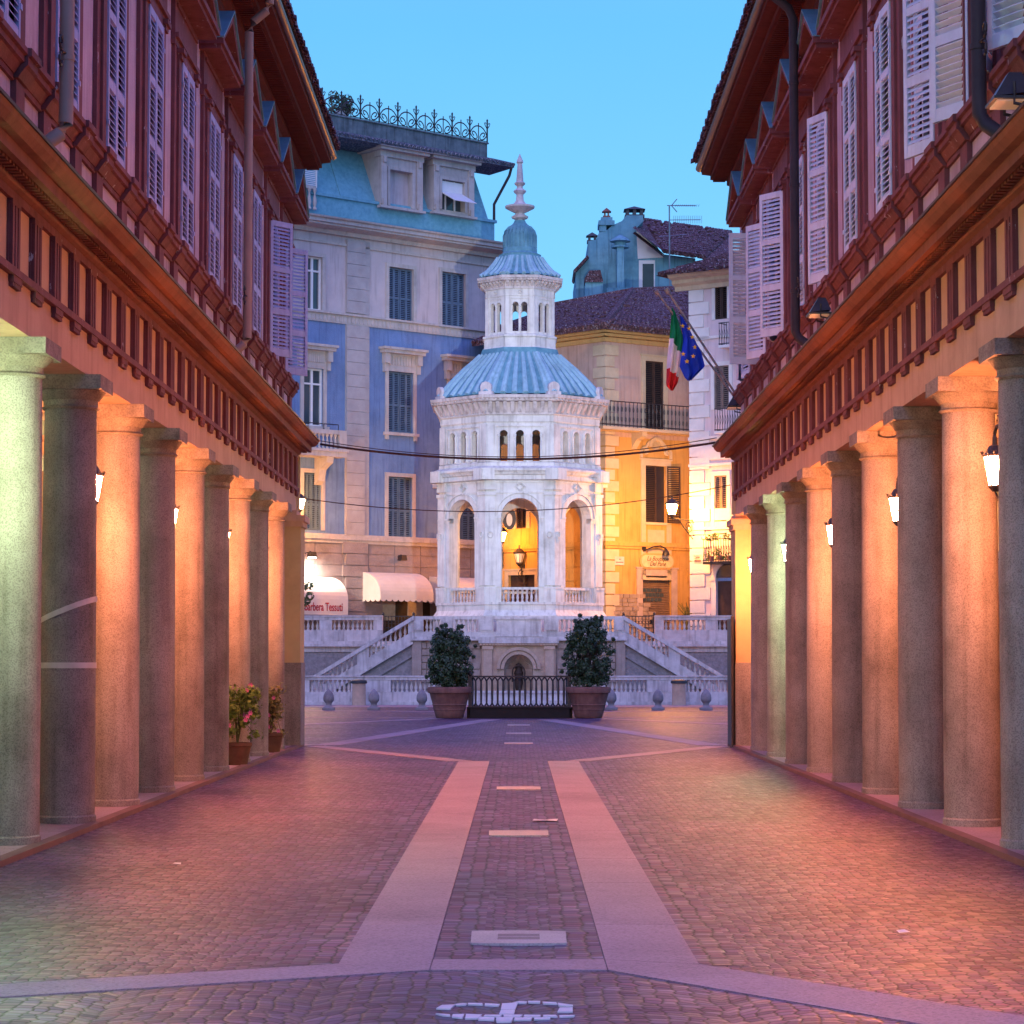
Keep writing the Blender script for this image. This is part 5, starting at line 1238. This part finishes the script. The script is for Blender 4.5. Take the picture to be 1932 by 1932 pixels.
sc_ = [Vector(v) for v in ((-1.0, -.95, zct - .08), (LP, -.95, zct - .08), (LP, 4.2, zct + 1.72), (1.6, 4.2, zct + 1.72))]; scatter(b, *sc_, 28, 14); b.build('tile_roof', TILE, ph)
for i, (a, c, z0, z1) in enumerate(pw):
    b = MB(); b.box(a - .14, a, -.04, .02, z0, z1); b.box(c, c + .14, -.04, .02, z0, z1); b.box(a - .14, c + .14, -.05, .02, z1, z1 + .16); o = b.build('window', PWH, ph)
    m_ = DKW if i == 0 else mat('brown_grey_shutter', (.25, .19, .17), None, 4, .7, streak=.2)
    xm = (a + c) / 2; b = MB(); b.box(a, c, .17, .19, z0, z1); b.build('pane', DGLASS, o)
    for x0, x1 in ((a, xm - .01), (xm + .01, c)): b = MB(); louvre(b, x0, x1, z0, z1, .0, .07); b.build('shutter', m_, o)
for v, (a, c) in ((652, (1358, 1400)), (814, (1350, 1400)), (1060, (1328.5, 1395))):
    x0, zf = FP.at(a, v, .5); x1 = FP.at(c, v, .5)[0]; b = MB(); b.box(x0, x1, -.6, 0, zf - .1, zf); o = b.build('balcony', PWH if v < 1000 else IRON, ph)
    b = MB(); k = 0
    x = x0 + .02
    while x < x1: b.tube([(x, -.57, zf), (x, -.57, zf + .85)], .014, 4); b.tube([(x, -.57, zf + .2), (x + .055, -.57, zf + .42), (x, -.57, zf + .64)], .01, 4); x += .11
    for z in (.04, .84): b.box(x0, x1, -.585, -.555, zf + z, zf + z + .03); b.box(x0 - .015, x0 + .015, -.57, 0, zf + z, zf + z + .03)
    b.build('railing', IRON, o)
    if v > 1000:
        bp_ = thing('balcony_plants', 'green trailing plants on the lowest balcony of the pink house', 'plant', tuple(FP.M @ Vector(((x0 + x1) / 2, -.6, zf))), FP.ang)
        cl = [(Vector((random.uniform(-.6, .5), random.uniform(-.2, .1), random.choice((.15, .35, .9, .95)))), .13) for _ in range(22)]
        b = MB(); leaves(b, 620, pos, .045); b.build('foliage', mat('balcony_leaf', (.09, .16, .04), (.05, .1, .03), 3, .5), bp_, recalc=False)
        b = MB()
        for q in (-.4, 0, .4): b.lathe([(.09, 0.02), (.12, .2)], (q, 0), 10)
        b.build('flower_pot', TERRA, bp_)
b = MB(); zs_ = ad[3] ; xm = (ad[0] + ad[1]) / 2 + .2; w = ad[1] + .4 - ad[0]; b.archband(xm, w, zs_, .2, -.06, .02); b.box(ad[0] - .2, ad[0], -.06, .02, 1.3, zs_); b.box(ad[0] - .26, ad[0] + .02, -.09, .02, zs_ - .1, zs_)
o = b.build('arched_door', PWH, ph)
b = MB(); b.box(ad[0], ad[1] + .4, .1, .16, 1.3, zs_ - .12); b.build('door_leaf', DKW, o)
b = MB(); b.ext([(xm + w / 2 * math.cos(R(t)), zs_ + w / 2 * math.sin(R(t))) for t in range(0, 181, 15)], -.012, .0, 'y'); b.build('fan_light', DGLASS, o)
plaque('white notice plate on the pink house below the street lamp', FP, 1309, 1324, 1047, 1064, [(-.5, .5, .4, .13), (-.8, .8, -.3, .2)])

# ================= weathered blue house with chimneys
YB = 113.0; bh = thing('old_house', 'weathered plain house with stepped chimneys and a tiled roof behind the ochre house', 'building', (9, YB, 0)); bo = (-9, -YB, 0)
def Zp(x, y, Y=YB): return P((1080 + x / 4.83) / 1.06, (380 + y / 4.83) / 1.06, Y)
def pl2(pts): return [(Zp(*p).x, Zp(*p).z) for p in pts]
BLU = mat('grey_weathered_plaster', (0.20, 0.42, 0.50), (0.11, 0.28, 0.36), 1.5, .9, .4, 12, stain=.5, streak=.6)
b = MB(); b.ext(pl2([(345, 1250), (345, 805), (462, 655), (464, 495), (540, 480), (570, 410), (640, 395), (700, 340), (790, 300), (835, 245), (995, 245), (1000, 300), (930, 370), (1200, 622), (1500, 660), (1500, 1250)]), YB, YB + 6, 'y'); b.build('gable_wall', BLU, bh, loc=bo)
b = MB(); b.ext(pl2([(930, 385), (1190, 625), (1190, 650), (945, 665)]), YB - .03, YB, 'y'); b.ext(pl2([(955, 680), (1110, 680), (1110, 1010), (955, 1010)]), YB - .04, YB, 'y'); b.build('pale_render', WHT, bh, loc=bo)
b = MB(); b.ext(pl2([(990, 715), (1098, 715), (1098, 985), (990, 985)]), YB - .06, YB - .041, 'y'); b.build('window', DGLASS, bh, loc=bo)
b = MB(); q = [Zp(895, 365, YB - .9), Zp(1000, 292, YB + 3), Zp(1850, 412, YB + 4.5), Zp(1850, 700, YB - .2), Zp(1590, 655, YB - .6), Zp(1200, 600, YB - .9)]
b.add(q, [(0, 1, 5), (1, 2, 4, 5), (2, 3, 4)]); b.add([p + Vector((0, .05, -.25)) for p in q], [(0, 5, 1)]); scatter(b, q[5], q[4], q[2], q[1], 30, 14, .12); b.build('tile_roof', TILE, bh, loc=bo)
b = MB(); q2 = pl2([(320, 790), (455, 645), (470, 665), (335, 815)]); b.ext(q2, YB - .5, YB + 3, 'y'); b.build('lean_to_roof', TILE, bh, loc=bo)
b = MB(); q3 = pl2([(430, 920), (600, 920), (600, 1100), (430, 1100)]); b.ext(q3, YB - 1.2, YB, 'y'); b.build('lean_to_wall', BLU, bh, loc=bo)
b = MB(); b.ext(pl2([(425, 890), (470, 820), (575, 815), (600, 920), (600, 930), (425, 930)]), YB - 1.3, YB - .1, 'y'); b.build('lean_to_tiles', TILE, bh, loc=bo)
DKC = mat('dark_chimney_stone', (.10, .11, .12), None, 5, .8)
def chimney(x0, x1, y0, y1, open_, m=DKC):
    a = Zp(x0, y1); c = Zp(x1, y0); w = c.x - a.x; b = MB(); zt, zb = c.z, a.z; Y = YB + .3
    b.add([(a.x - .1, Y - .1, zt - .22), (c.x + .1, Y - .1, zt - .22), (c.x + .1, Y + w + .1, zt - .22), (a.x - .1, Y + w + .1, zt - .22), ((a.x + c.x) / 2, Y + w / 2, zt)], [(0, 1, 4), (1, 2, 4), (2, 3, 4), (3, 0, 4), (3, 2, 1, 0)])
    for x in ((a.x, a.x + w * .18), (a.x + w * .41, a.x + w * .59), (c.x - w * .18, c.x)) if open_ else ((a.x, a.x + w * .3), (c.x - w * .3, c.x)):
        for y in (Y, Y + w * .8): b.box(x[0], x[1], y, y + w * .2, zb + .12, zt - .22)
    b.box(a.x - .06, c.x + .06, Y - .06, Y + w + .06, zb, zb + .12); b.build('chimney', m, bh, loc=bo)
chimney(835, 1000, 130, 250, True); chimney(622, 670, 155, 262, False, TERRA); chimney(468, 545, 390, 498, False)
b = MB(); a = Zp(565, 320); c = Zp(720, 305); b.box(a.x, c.x, YB - .1, YB + 1.4, a.z - .1, a.z + .12); a = Zp(590, 300); c = Zp(700, 262); b.box(a.x, c.x, YB, YB + 1.2, a.z - .1, c.z); a = Zp(575, 400); c = Zp(640, 320); b.box(a.x, c.x, YB - .02, YB + 1, a.z, c.z); b.build('chimney_base', BLU, bh, loc=bo)
b = MB(); a = Zp(742, 985, YB - 1); c = Zp(808, 560, YB - 1); b.box(a.x, c.x, YB - 1.3, YB - .7, a.z, c.z); b.lathe([(.42, c.z), (.42, c.z + .07)], ((a.x + c.x) / 2, YB - 1), 12); b.lathe([(.26, c.z + .07), (.26, c.z + .25), (.5, c.z + .3), (.42, c.z + .4), (.05, c.z + .62)], ((a.x + c.x) / 2, YB - 1), 12)
b.box(a.x - .5, c.x + .5, YB - 1.6, YB - .4, a.z - .6, a.z + .1); b.build('flue', BLU, bh, loc=bo)
an = Zp(1252, 900, 108); at_ = Zp(1252, 150, 108)
ta = thing('roof_antenna', 'thin television aerial with two arms on a mast above the tiled roofs', 'antenna', (an.x, 108, an.z)); L = at_.z - an.z
b = MB(); b.tube([(0, 0, -.8), (0, 0, L)], .035, 6); b.build('mast', mat('aerial_metal', (.3, .33, .36), None, 4, .4, metal=.6), ta)
b = MB(); e1 = Zp(1510, 143, 108).x - an.x; b.tube([(-.1, 0, L), (e1, .3, L + .05)], .022, 5)
for i in range(12): x = .3 + i * e1 / 13; b.tube([(x, -.25, L), (x, .25, L)], .01, 4)
for q in (-1, 1): b.tube([(.1, 0, L), (.35, 0, L + q * .3)], .02, 4)
z2 = Zp(1252, 290, 108).z - an.z; e2 = Zp(1555, 280, 108).x - an.x; b.tube([(0, 0, z2), (e2, .2, z2 + .05)], .018, 5)
for i in range(16): x = .2 + i * e2 / 17; b.tube([(x, 0, z2 - .16), (x, 0, z2 + .2)], .008, 4)
z3 = Zp(1252, 440, 108).z - an.z; b.tube([(Zp(1150, 445, 108).x - an.x, 0, z3 - .05), (Zp(1420, 430, 108).x - an.x, 0, z3 + .05)], .02, 4)
b.build('arms', mat('aerial_metal', (.3, .33, .36)), ta)
# ---------------------------------------------------------------- street lamps on the houses
SOD = emit('sodium_glow', (1.0, .36, .035), 1250.0)
SODW = emit('unlit_glass_emission', (.9, .55, .35), .12)  # unlit lantern: faint emission only brightens its pale glass
def street_lamp(label, lamp, wall, glow, frame=IRON):
    """lamp and wall are world points; the bracket runs from the wall to under the lamp"""
    r = thing('street_lamp', label, 'street lamp', tuple(lamp), group='street lamps around the fountain square')
    b = MB(); b.lathe([(.12, -.2), (.21, .12), (.2, .16)], n=8); b.build('lamp_glass', glow, r)
    b = MB(); b.lathe([(.25, .16), (.27, .2), (.1, .36), (.04, .38), (.03, .5)], n=8); b.lathe([(.03, -.36), (.13, -.26), (.13, -.2)], n=8)
    for i in range(8): a = R(45) * i; b.tube([(.125 * math.cos(a), .125 * math.sin(a), -.2), (.215 * math.cos(a), .215 * math.sin(a), .13)], .01, 4)
    b.build('lamp_head', frame, r)
    w = Vector(wall) - Vector(lamp); zb = -.38; e = Vector((w.x, w.y, zb)); b = MB()
    b.tube([(0, 0, zb), tuple(e)], .03, 6); b.tube([tuple(e + Vector((0, 0, .1))), tuple(e + Vector((0, 0, -.85)))], .03, 6); b.tube([tuple(e + Vector((0, 0, -.75))), (e.x * .55, e.y * .55, zb - .3), (e.x * .3, e.y * .3, zb)], .02, 5)
    u = e.xy.normalized(); c = Vector((e.x * .78, e.y * .78, zb - .28))
    for rr in (.2, .1): b.tube([(c.x + u.x * rr * math.cos(t * .6), c.y + u.y * rr * math.cos(t * .6), c.z + rr * math.sin(t * .6)) for t in range(12)], .018, 4)
    b.build('bracket', frame, r); return r
lp = P(1268, 960, 91.0); street_lamp('blazing lamp on a scrolled bracket of the pink house, before the ochre house', lp, (6.72, 92.15, lp.z), SOD)
lq = P(565, 950, 92.6); wx = F.M @ Vector((F.at(560, 950)[0], -.02, 0)); street_lamp('lit lamp on the lavender house, just past the left pier', lq, (wx.x, wx.y, lq.z), emit('left_sodium_glow', (1.0, .40, .06), 620.0))
lh = P(945.5, 1012, 96.9); wh = FL.M @ Vector((FL.at(946, 1012)[0] + .1, -.02, 0)); street_lamp('glowing lamp half hidden behind the left jamb of the central tower arch', lh, (wh.x, wh.y, lh.z), emit('hidden_sodium_glow', (1.0, .31, .03), 170.0))
lk = P(980, 1052, 97.6); wk = FL.M @ Vector((FL.at(990, 1050)[0], -.02, 0)); street_lamp('unlit pale street lantern seen through the central tower arch', lk, (wk.x, wk.y, lk.z), SODW)
# floodlights along the right cornice
FGL = emit('floodlight_orange_reflection', (1.0, .42, .16), .14)  # faint glow stands in for the orange reflection in the lenses
def flood(label, x, y, z, rz, sc=1.0, beam=0):
    r = thing('floodlight', label, 'floodlight', (x, y, z), rz, 'black floodlights on the right cornice')
    b = MB(); w, d_, h_ = .21 * sc, .17 * sc, .2 * sc
    b.add([(-w, -d_, 0), (w, -d_, 0), (w, d_, .03), (-w, d_, .03), (-w * .4, -d_ * .1, h_ * 1.25), (w * .4, -d_ * .1, h_ * 1.25), (w * .4, d_ * .6, h_ * 1.25), (-w * .4, d_ * .6, h_ * 1.25)], [(0, 3, 2, 1), (4, 5, 6, 7), (0, 1, 5, 4), (1, 2, 6, 5), (2, 3, 7, 6), (3, 0, 4, 7)])
    b.box(-w - .01, w + .01, -d_ - .01, d_ + .01, -.02, .0)
    b.build('housing', mat('floodlight_black', (.03, .035, .045), None, 4, .35, spec=.5), r)
    b = MB(); b.box(-w + .02, w - .02, -d_ + .02, d_ - .02, -.035, -.021); b.build('lens', FGL, r)
    b = MB(); b.tube([(-w - .02, 0, .1), (-w - .02, 0, -.06), (-w - .02, d_ + .15, -.12), (w + .02, d_ + .15, -.12), (w + .02, 0, -.06), (w + .02, 0, .1)], .014, 5); b.tube([(0, d_ + .15, -.12), (0, d_ + .38, -.2)], .02, 5); b.build('yoke', IRON, r)
    if beam:
        l = bpy.data.lights.new('flood_beam', 'SPOT'); l.energy = beam * .85; l.color = (.95, .96, 1.0); l.spot_size = R(24); l.spot_blend = .8; l.shadow_soft_size = .15
        lo_ = bpy.data.objects.new('flood_beam', l); col.objects.link(lo_); lo_.location = (x - .3, y + .35, z - .1)
        lo_.rotation_euler = (Vector((0, 91, 10.5)) - lo_.location).to_track_quat('-Z', 'Y').to_euler()
p = P(1904, 190, 17.7); flood('big black floodlight with an orange reflection painted on its lens at the upper right edge', p.x, 17.7, p.z, R(-90), .8)
p = P(1545, 592, 28.9); flood('middle black floodlight above the right cornice with a cable hanging from it', p.x, 28.9, p.z, R(-90), .75)
p = P(1388, 768, 44.75); flood('small black floodlight by the flag poles at the far end of the cornice', p.x, 44.75, p.z, R(-90), 1.0, 30000)
# flags
def flag(label, tip, base, mats, outline, stripes, Y):
    tp, bs = P(*tip, Y), P(*base, Y + .3); r = thing('flag', label, 'flag', tuple(bs), group='flags at the end of the right building'); o = tuple(-bs)
    b = MB(); b.tube([bs, tp], .022, 8); d = (tp - bs).normalized(); b.tube([tp, tp + d * .1], .05, 8); b.build('pole', mat('flag_pole_metal', (.3, .27, .27), None, 4, .4, metal=.3), r, loc=o)
    b = MB(); left, right = outline; n, m = 26, 14; vs = []; fs = []
    def lerp(L, t):
        t *= len(L) - 1; i = min(int(t), len(L) - 2); f = t - i; return (L[i][0] * (1 - f) + L[i + 1][0] * f, L[i][1] * (1 - f) + L[i + 1][1] * f)
    for j in range(n + 1):
        l, q = lerp(left, j / n), lerp(right, j / n)
        for i in range(m + 1):
            s_ = i / m; u = l[0] * (1 - s_) + q[0] * s_; v = l[1] * (1 - s_) + q[1] * s_
            pt = P(u, v, Y); pt.y += .09 * math.sin(s_ * 13 + j * .11) * min(1, .25 + j / 12) + .05 * math.sin(s_ * 5 + j * .2); vs.append(tuple(pt))
    for j in range(n):
        for i in range(m): fs.append((j * (m + 1) + i, j * (m + 1) + i + 1, (j + 1) * (m + 1) + i + 1, (j + 1) * (m + 1) + i))
    b.add(vs, fs)
    if stripes: b.m = [stripes(i / m, j / n) for j in range(n) for i in range(m)]
    o2 = b.build('cloth', mats, r, 'all', False, loc=o); return r, o
FG = mat('flag_green', (.01, .22, .09), None, 3, .85); FW = mat('flag_white', (.72, .70, .72), None, 3, .85); FRD = mat('flag_red', (.62, .03, .035), None, 3, .85); FB = mat('flag_blue', (.02, .07, .62), None, 3, .8); FYE = mat('flag_star_yellow', (.7, .5, .05), None, 3, .7)
flag('Italian tricolour hanging limp from a slanting pole', (1243, 556), (1388, 752), [FG, FW, FRD], ([(1268, 577), (1265, 622), (1259, 680), (1257, 727), (1264, 736)], [(1274, 590), (1291, 640), (1286, 690), (1279, 722), (1270, 737)]),
     lambda s, t: 0 if t < .34 + .12 * (s - .5) else (1 if t < .60 + .08 * (s - .5) else 2), 44.4)
r, o = flag('blue European flag with yellow stars beside the tricolour', (1262, 553), (1391, 748), [FB], ([(1282, 592), (1290, 640), (1283, 690), (1292, 712), (1298, 719)], [(1288, 600), (1309, 635), (1324, 662), (1331, 690), (1306, 716)]), None, 44.0)
b = MB()
for u, v in ((1288, 615), (1300, 620), (1306, 636), (1311, 655), (1308, 672), (1296, 682), (1289, 668)):
    c = P(u, v, 43.84); pts = []
    for k in range(10): rr = .045 if k % 2 == 0 else .019; pts.append((c.x + rr * math.sin(k * math.pi / 5), c.z + rr * math.cos(k * math.pi / 5)))
    b.ext(pts, 43.82, 43.85, 'y')
b.build('stars', FYE, r, loc=o)
# overhead cables
def cable(label, pts, r_=.02, n=40):
    """pts: end points and sag, or a list of waypoints"""
    q = []
    for j in range(len(pts) - 1):
        a, c, sag = Vector(pts[j][0]), Vector(pts[j + 1][0]), pts[j][1]
        for i in range(n): t = i / n; p = a.lerp(c, t); p.z -= sag * 4 * t * (1 - t); q.append(p)
    q.append(Vector(pts[-1][0])); m = q[len(q) // 2]; b = MB(); b.tube([p - q[0] for p in q], r_, 5)
    tag(b.build('cable', mat('cable_rubber', (.045, .03, .035), None, 4, .6), None, True, loc=tuple(q[0])), label, 'cable')
yc = 45.0
cable('thick dark cable sagging across the street just below the tower gallery windows', [(P(604, 838, yc), .3), (P(1350, 835, yc), 0)], .022)
cable('thin wire running close along the thick street cable', [(P(606, 832, yc), .33), (P(1352, 826, yc), 0)], .008)
cable('thin wire crossing the street in front of the tower arches', [(P(577, 941, yc), .36), (P(1378, 915, yc), 0)], .009)
def Wz(x, y): return ((1350 + x / 2.767) / 1.06, (600 + y / 2.767) / 1.06)
cable('black cable hanging from the middle floodlight across the right frieze and columns', [(P(*Wz(850, 130), 30.4), .0), (P(*Wz(1000, 640), 30.2), .12), (P(*Wz(1250, 745), 26.0), 0)], .012, 14)
cable('thin wire dropping from the far floodlight down the right architrave', [(P(*Wz(385, 640), 43.0), 0), (P(*Wz(480, 980), 42.4), .05), (P(*Wz(620, 1095), 38), 0)], .009, 12)
cable('brown cable hanging from the big floodlight down over the right cornice', [((P(1902, 240, 20.3)), 0), (P(1915, 330, 20.2), .02), (P(1931, 560, 20), 0)], .011, 10)
# flower pots in the left arcade gaps
def flowerbush(label, u, Y, h, w, leafm, n, sd, x=None):
    random.seed(sd); X = (u - 978.5) / FU * Y; r = thing('flower_plant', label, 'plant', (X, Y, .04), group='flowering pot plants by the left columns')
    b = MB(); b.lathe([(.15, 0), (.2, .27), (.22, .28), (.22, .33), (.19, .33), (.18, .29)], n=18); b.build('pot', mat('dark_clay', (.17, .09, .06), (.1, .055, .04), 5, .85, stain=.5), r, True)
    b = MB(); cl_ = []
    for i in range(16):
        an = random.uniform(0, 6.28); l = random.uniform(.45, 1) * h; e = Vector((math.cos(an) * w * random.random() ** .5, math.sin(an) * w * random.random() ** .5, .26 + l * random.random() ** .6)); b.tube([(0, 0, .28), (e.x * .3, e.y * .3, .45 + l * .5), e], .007, 4); cl_.append((e, .1)); cl_.append((Vector((e.x * .6, e.y * .6, .45 + l * .65)), .12))
    b.build('stems', mat('plant_stem', (.1, .12, .05), None, 5, .7), r)
    def pos2():
        c, rr = random.choice(cl_); rr = rr * 1.3; d = Vector((random.gauss(0, 1), random.gauss(0, 1), random.gauss(0, 1))).normalized(); return c + d * rr * random.random(), d
    b = MB(); leaves(b, n, pos2, .036, .5); b.build('leaves', leafm, r, recalc=False)
    b = MB()
    for i in range(9):
        c, rr = random.choice(cl_[::2]); c = c + Vector((random.uniform(-.08, .08), -.06, random.uniform(0, .1)))
        for k in range(6): a = k * 1.05; d = Vector((math.cos(a) * .024, -.008, math.sin(a) * .024)); b.add([c, c + d + Vector((-d.z, 0, d.x)) * .5, c + d * 1.7, c + d - Vector((-d.z, 0, d.x)) * .5], [(0, 1, 2, 3)])
    b.build('blossoms', mat('pink_blossom', (.6, .16, .38), None, 5, .7), r, recalc=False)
flowerbush('tall leafy pot plant with pink flowers by the seventh left column', 450, 35.9, .98, .30, mat('fresh_leaf', (.20, .27, .06), (.09, .15, .035), 4, .5), 1900, 3)
flowerbush('sparse dry pot plant with pink flowers by the ninth left column', 513, 40.75, .85, .22, mat('dry_leaf', (.22, .2, .08), (.14, .12, .05), 4, .6), 1100, 8)
random.seed(9)
# slabs let into the paving, emblem, papers
PLQ = mat('pale_inscribed_stone', (.50, .44, .42), (.42, .36, .35), 4, .6, .2, stain=.4, speckle=.3)
for Y, lab in ((13.9, 'nearest pale inscribed stone slab set in the central paving lane'), (22.2, 'second pale stone slab in the central lane, by the scrap of paper'), (30.0, 'third pale stone slab, near the far end of the central lane'),
               (46.2, 'pale stone slab in the blue lit piazza, nearest of its three'), (52.4, 'pale stone slab in the blue lit piazza, middle of its three'), (59.0, 'pale stone slab in the piazza nearest the iron railing')):
    r = thing('paving_slab', lab, 'stone slab', (0, Y, 0), group='inscribed slabs set in the paving')
    b = MB(); b.ext([(-.27, -.3), (-.12, -.32), (.12, -.32), (.27, -.3), (.275, .3), (.1, .325), (-.1, .325), (-.275, .3)], -.05, .014, 'z'); b.build('stone', PLQ, r)
    b = MB()
    if Y < 20:
        for j in range(4): b.box(-.12, .12, -.12 + j * .075, -.12 + j * .075 + .028, .014, .0155)
        b.build('engraved_lines', mat('engraving', (.2, .15, .15), None, 4, .8), r)
EMS = [[(175, 665), (240, 628), (395, 622), (335, 672)], [(380, 618), (470, 608), (520, 612), (505, 626), (395, 630)], [(530, 604), (690, 608), (695, 624), (525, 620)], [(715, 610), (885, 618), (870, 636), (712, 628)],
       [(905, 610), (1085, 600), (1050, 680), (890, 680)], [(890, 684), (1050, 684), (1040, 728), (870, 728)], [(1020, 598), (1100, 586), (1185, 590), (1175, 606), (1090, 604)], [(1190, 582), (1330, 584), (1325, 602), (1195, 600)], [(1350, 592), (1500, 596), (1520, 616), (1360, 610)],
       [(1520, 604), (1690, 628), (1690, 640), (1530, 634)], [(1540, 656), (1688, 656), (1688, 704), (1515, 704)], [(170, 722), (330, 732), (335, 748), (250, 742)], [(360, 730), (490, 728), (470, 772), (350, 758)], [(505, 728), (690, 734), (640, 776), (495, 778)], [(715, 736), (905, 736), (895, 756), (700, 752)],
       [(650, 758), (825, 764), (820, 796), (640, 790)], [(920, 734), (1140, 736), (1110, 762), (920, 758)], [(840, 762), (1030, 764), (1020, 798), (835, 798)], [(840, 802), (1015, 802), (1010, 815), (845, 815)], [(1150, 736), (1335, 738), (1330, 758), (1140, 758)], [(1045, 768), (1240, 766), (1230, 792), (1035, 796)], [(1260, 768), (1440, 764), (1440, 780), (1255, 788)], [(1360, 738), (1500, 738), (1520, 756), (1355, 758)], [(1535, 742), (1715, 740), (1700, 752), (1540, 760)]]
b = MB()
for pg in EMS:
    q = [G((840 + x / 5.52) / 1.06, (1900 + y / 5.52) / 1.06) for x, y in pg]; c = sum(q, Vector()) / len(q); b.ext([(p.x + (c.x - p.x) * .03, p.y + (c.y - p.y) * .03) for p in q], -.03, .010, 'z')
em = b.build('paving_emblem', mat('white_cobble', (.70, .66, .68), (.58, .54, .56), 5, .5, .2, stain=.2)); tag(em, 'emblem of white stones laid into the foreground cobbles', 'emblem')
em['category'] = 'emblem'
def paper(label, u, v, pts):
    c = G(u, v); b = MB(); n = len(pts); b.add([(x, y, .012 + .012 * random.random()) for x, y in pts], [tuple(range(n))]); tag(b.build('paper_scrap', FW, None, loc=(c.x, c.y, 0)), label, 'paper')
paper('long white scrap of paper on the setts beside the central lane slab', 1027, 1550, [(-.12, -.1), (.02, -.05), (.12, -.12), (.14, .1), (0, .06), (-.1, .12)])
paper('tiny white scrap lying on the left cobbles', 335, 1633, [(-.03, -.06), (.03, -.04), (.02, .06), (-.03, .05)])
paper('tiny white scrap lying on the right cobbles near the strip', 1703, 1762, [(-.03, -.06), (.04, -.04), (.02, .06), (-.03, .05)])
# paper tape round the second left column, dark panel at the right pier
for z0, tilt, lab in ((2.05, .11, 'torn white tape wound slanting round the second left column'), (1.52, 0, 'straight white tape band round the second left column')):
    b = MB(); vs = []; fs = []; n = 36; rr = .274
    for i in range(n + 1):
        a = 2 * math.pi * i / n
        for dz in (0, .055): vs.append((rr * math.cos(a), rr * math.sin(a), dz + tilt * math.cos(a)))
    for i in range(n): fs.append((2 * i, 2 * i + 2, 2 * i + 3, 2 * i + 1))
    b.add(vs, fs); tag(b.build('tape_band', mat('white_tape', (.66, .6, .58), None, 5, .6), None, 'all', loc=(-4.25 * 1.026, COLS_L[2], z0)), lab, 'tape')
r = thing('door_panel', 'tall dark metal panel standing edge on against the right pier', 'panel', (3.90, 44.2, 0)); b = MB(); b.box(-.025, .025, -.3, .45, .05, 2.35); b.build('leaf', IRON, r)
b = MB(); b.tube([(0, -.33, .02), (0, -.33, 2.4)], .03, 6); b.build('post', IRON, r)
# wall plants at the foot of the ochre house
wp = FR.M @ Vector((FR.at(1285, 1150)[0], -.7, 2.3)); r = thing('wall_plant', 'wispy grassy plant at the foot of the ochre house, by the roller shutter', 'plant', tuple(wp)); b = MB()
for i in range(90): an = random.uniform(0, 6.28); l = random.uniform(.5, 1.3); b.tube([(random.uniform(-.35, .35), random.uniform(-.2, .2), .0), (math.cos(an) * .25, math.sin(an) * .25, 0.75 + l * .3), (math.cos(an) * .65 * random.random(), math.sin(an) * .5, 0.95 + l * .5)], .012, 3)
b.build('blades', mat('dry_grass', (.2, .2, .09), (.12, .13, .05), 5, .7), r)
# dark creeper beside the lettered awning
p = P(586, 1118, 92.5); r = thing('climbing_plant', 'dark leafy creeper branch between the left pier and the lettered awning', 'plant', (p.x - .35, 92.5, 2.3)); b = MB(); b.tube([(-.5, 0, 0), (-.5, 0, 2.0), (.1, 0, p.z - 2.3)], .03, 5); b.build('stem', BARK, r)
cl = [(Vector((random.uniform(-.6, .35), random.uniform(-.2, .2), p.z - 2.3 + random.uniform(-.5, .3))), .16) for _ in range(10)]
b = MB(); leaves(b, 260, pos, .09); b.build('leaves', LEAF, r, recalc=False)
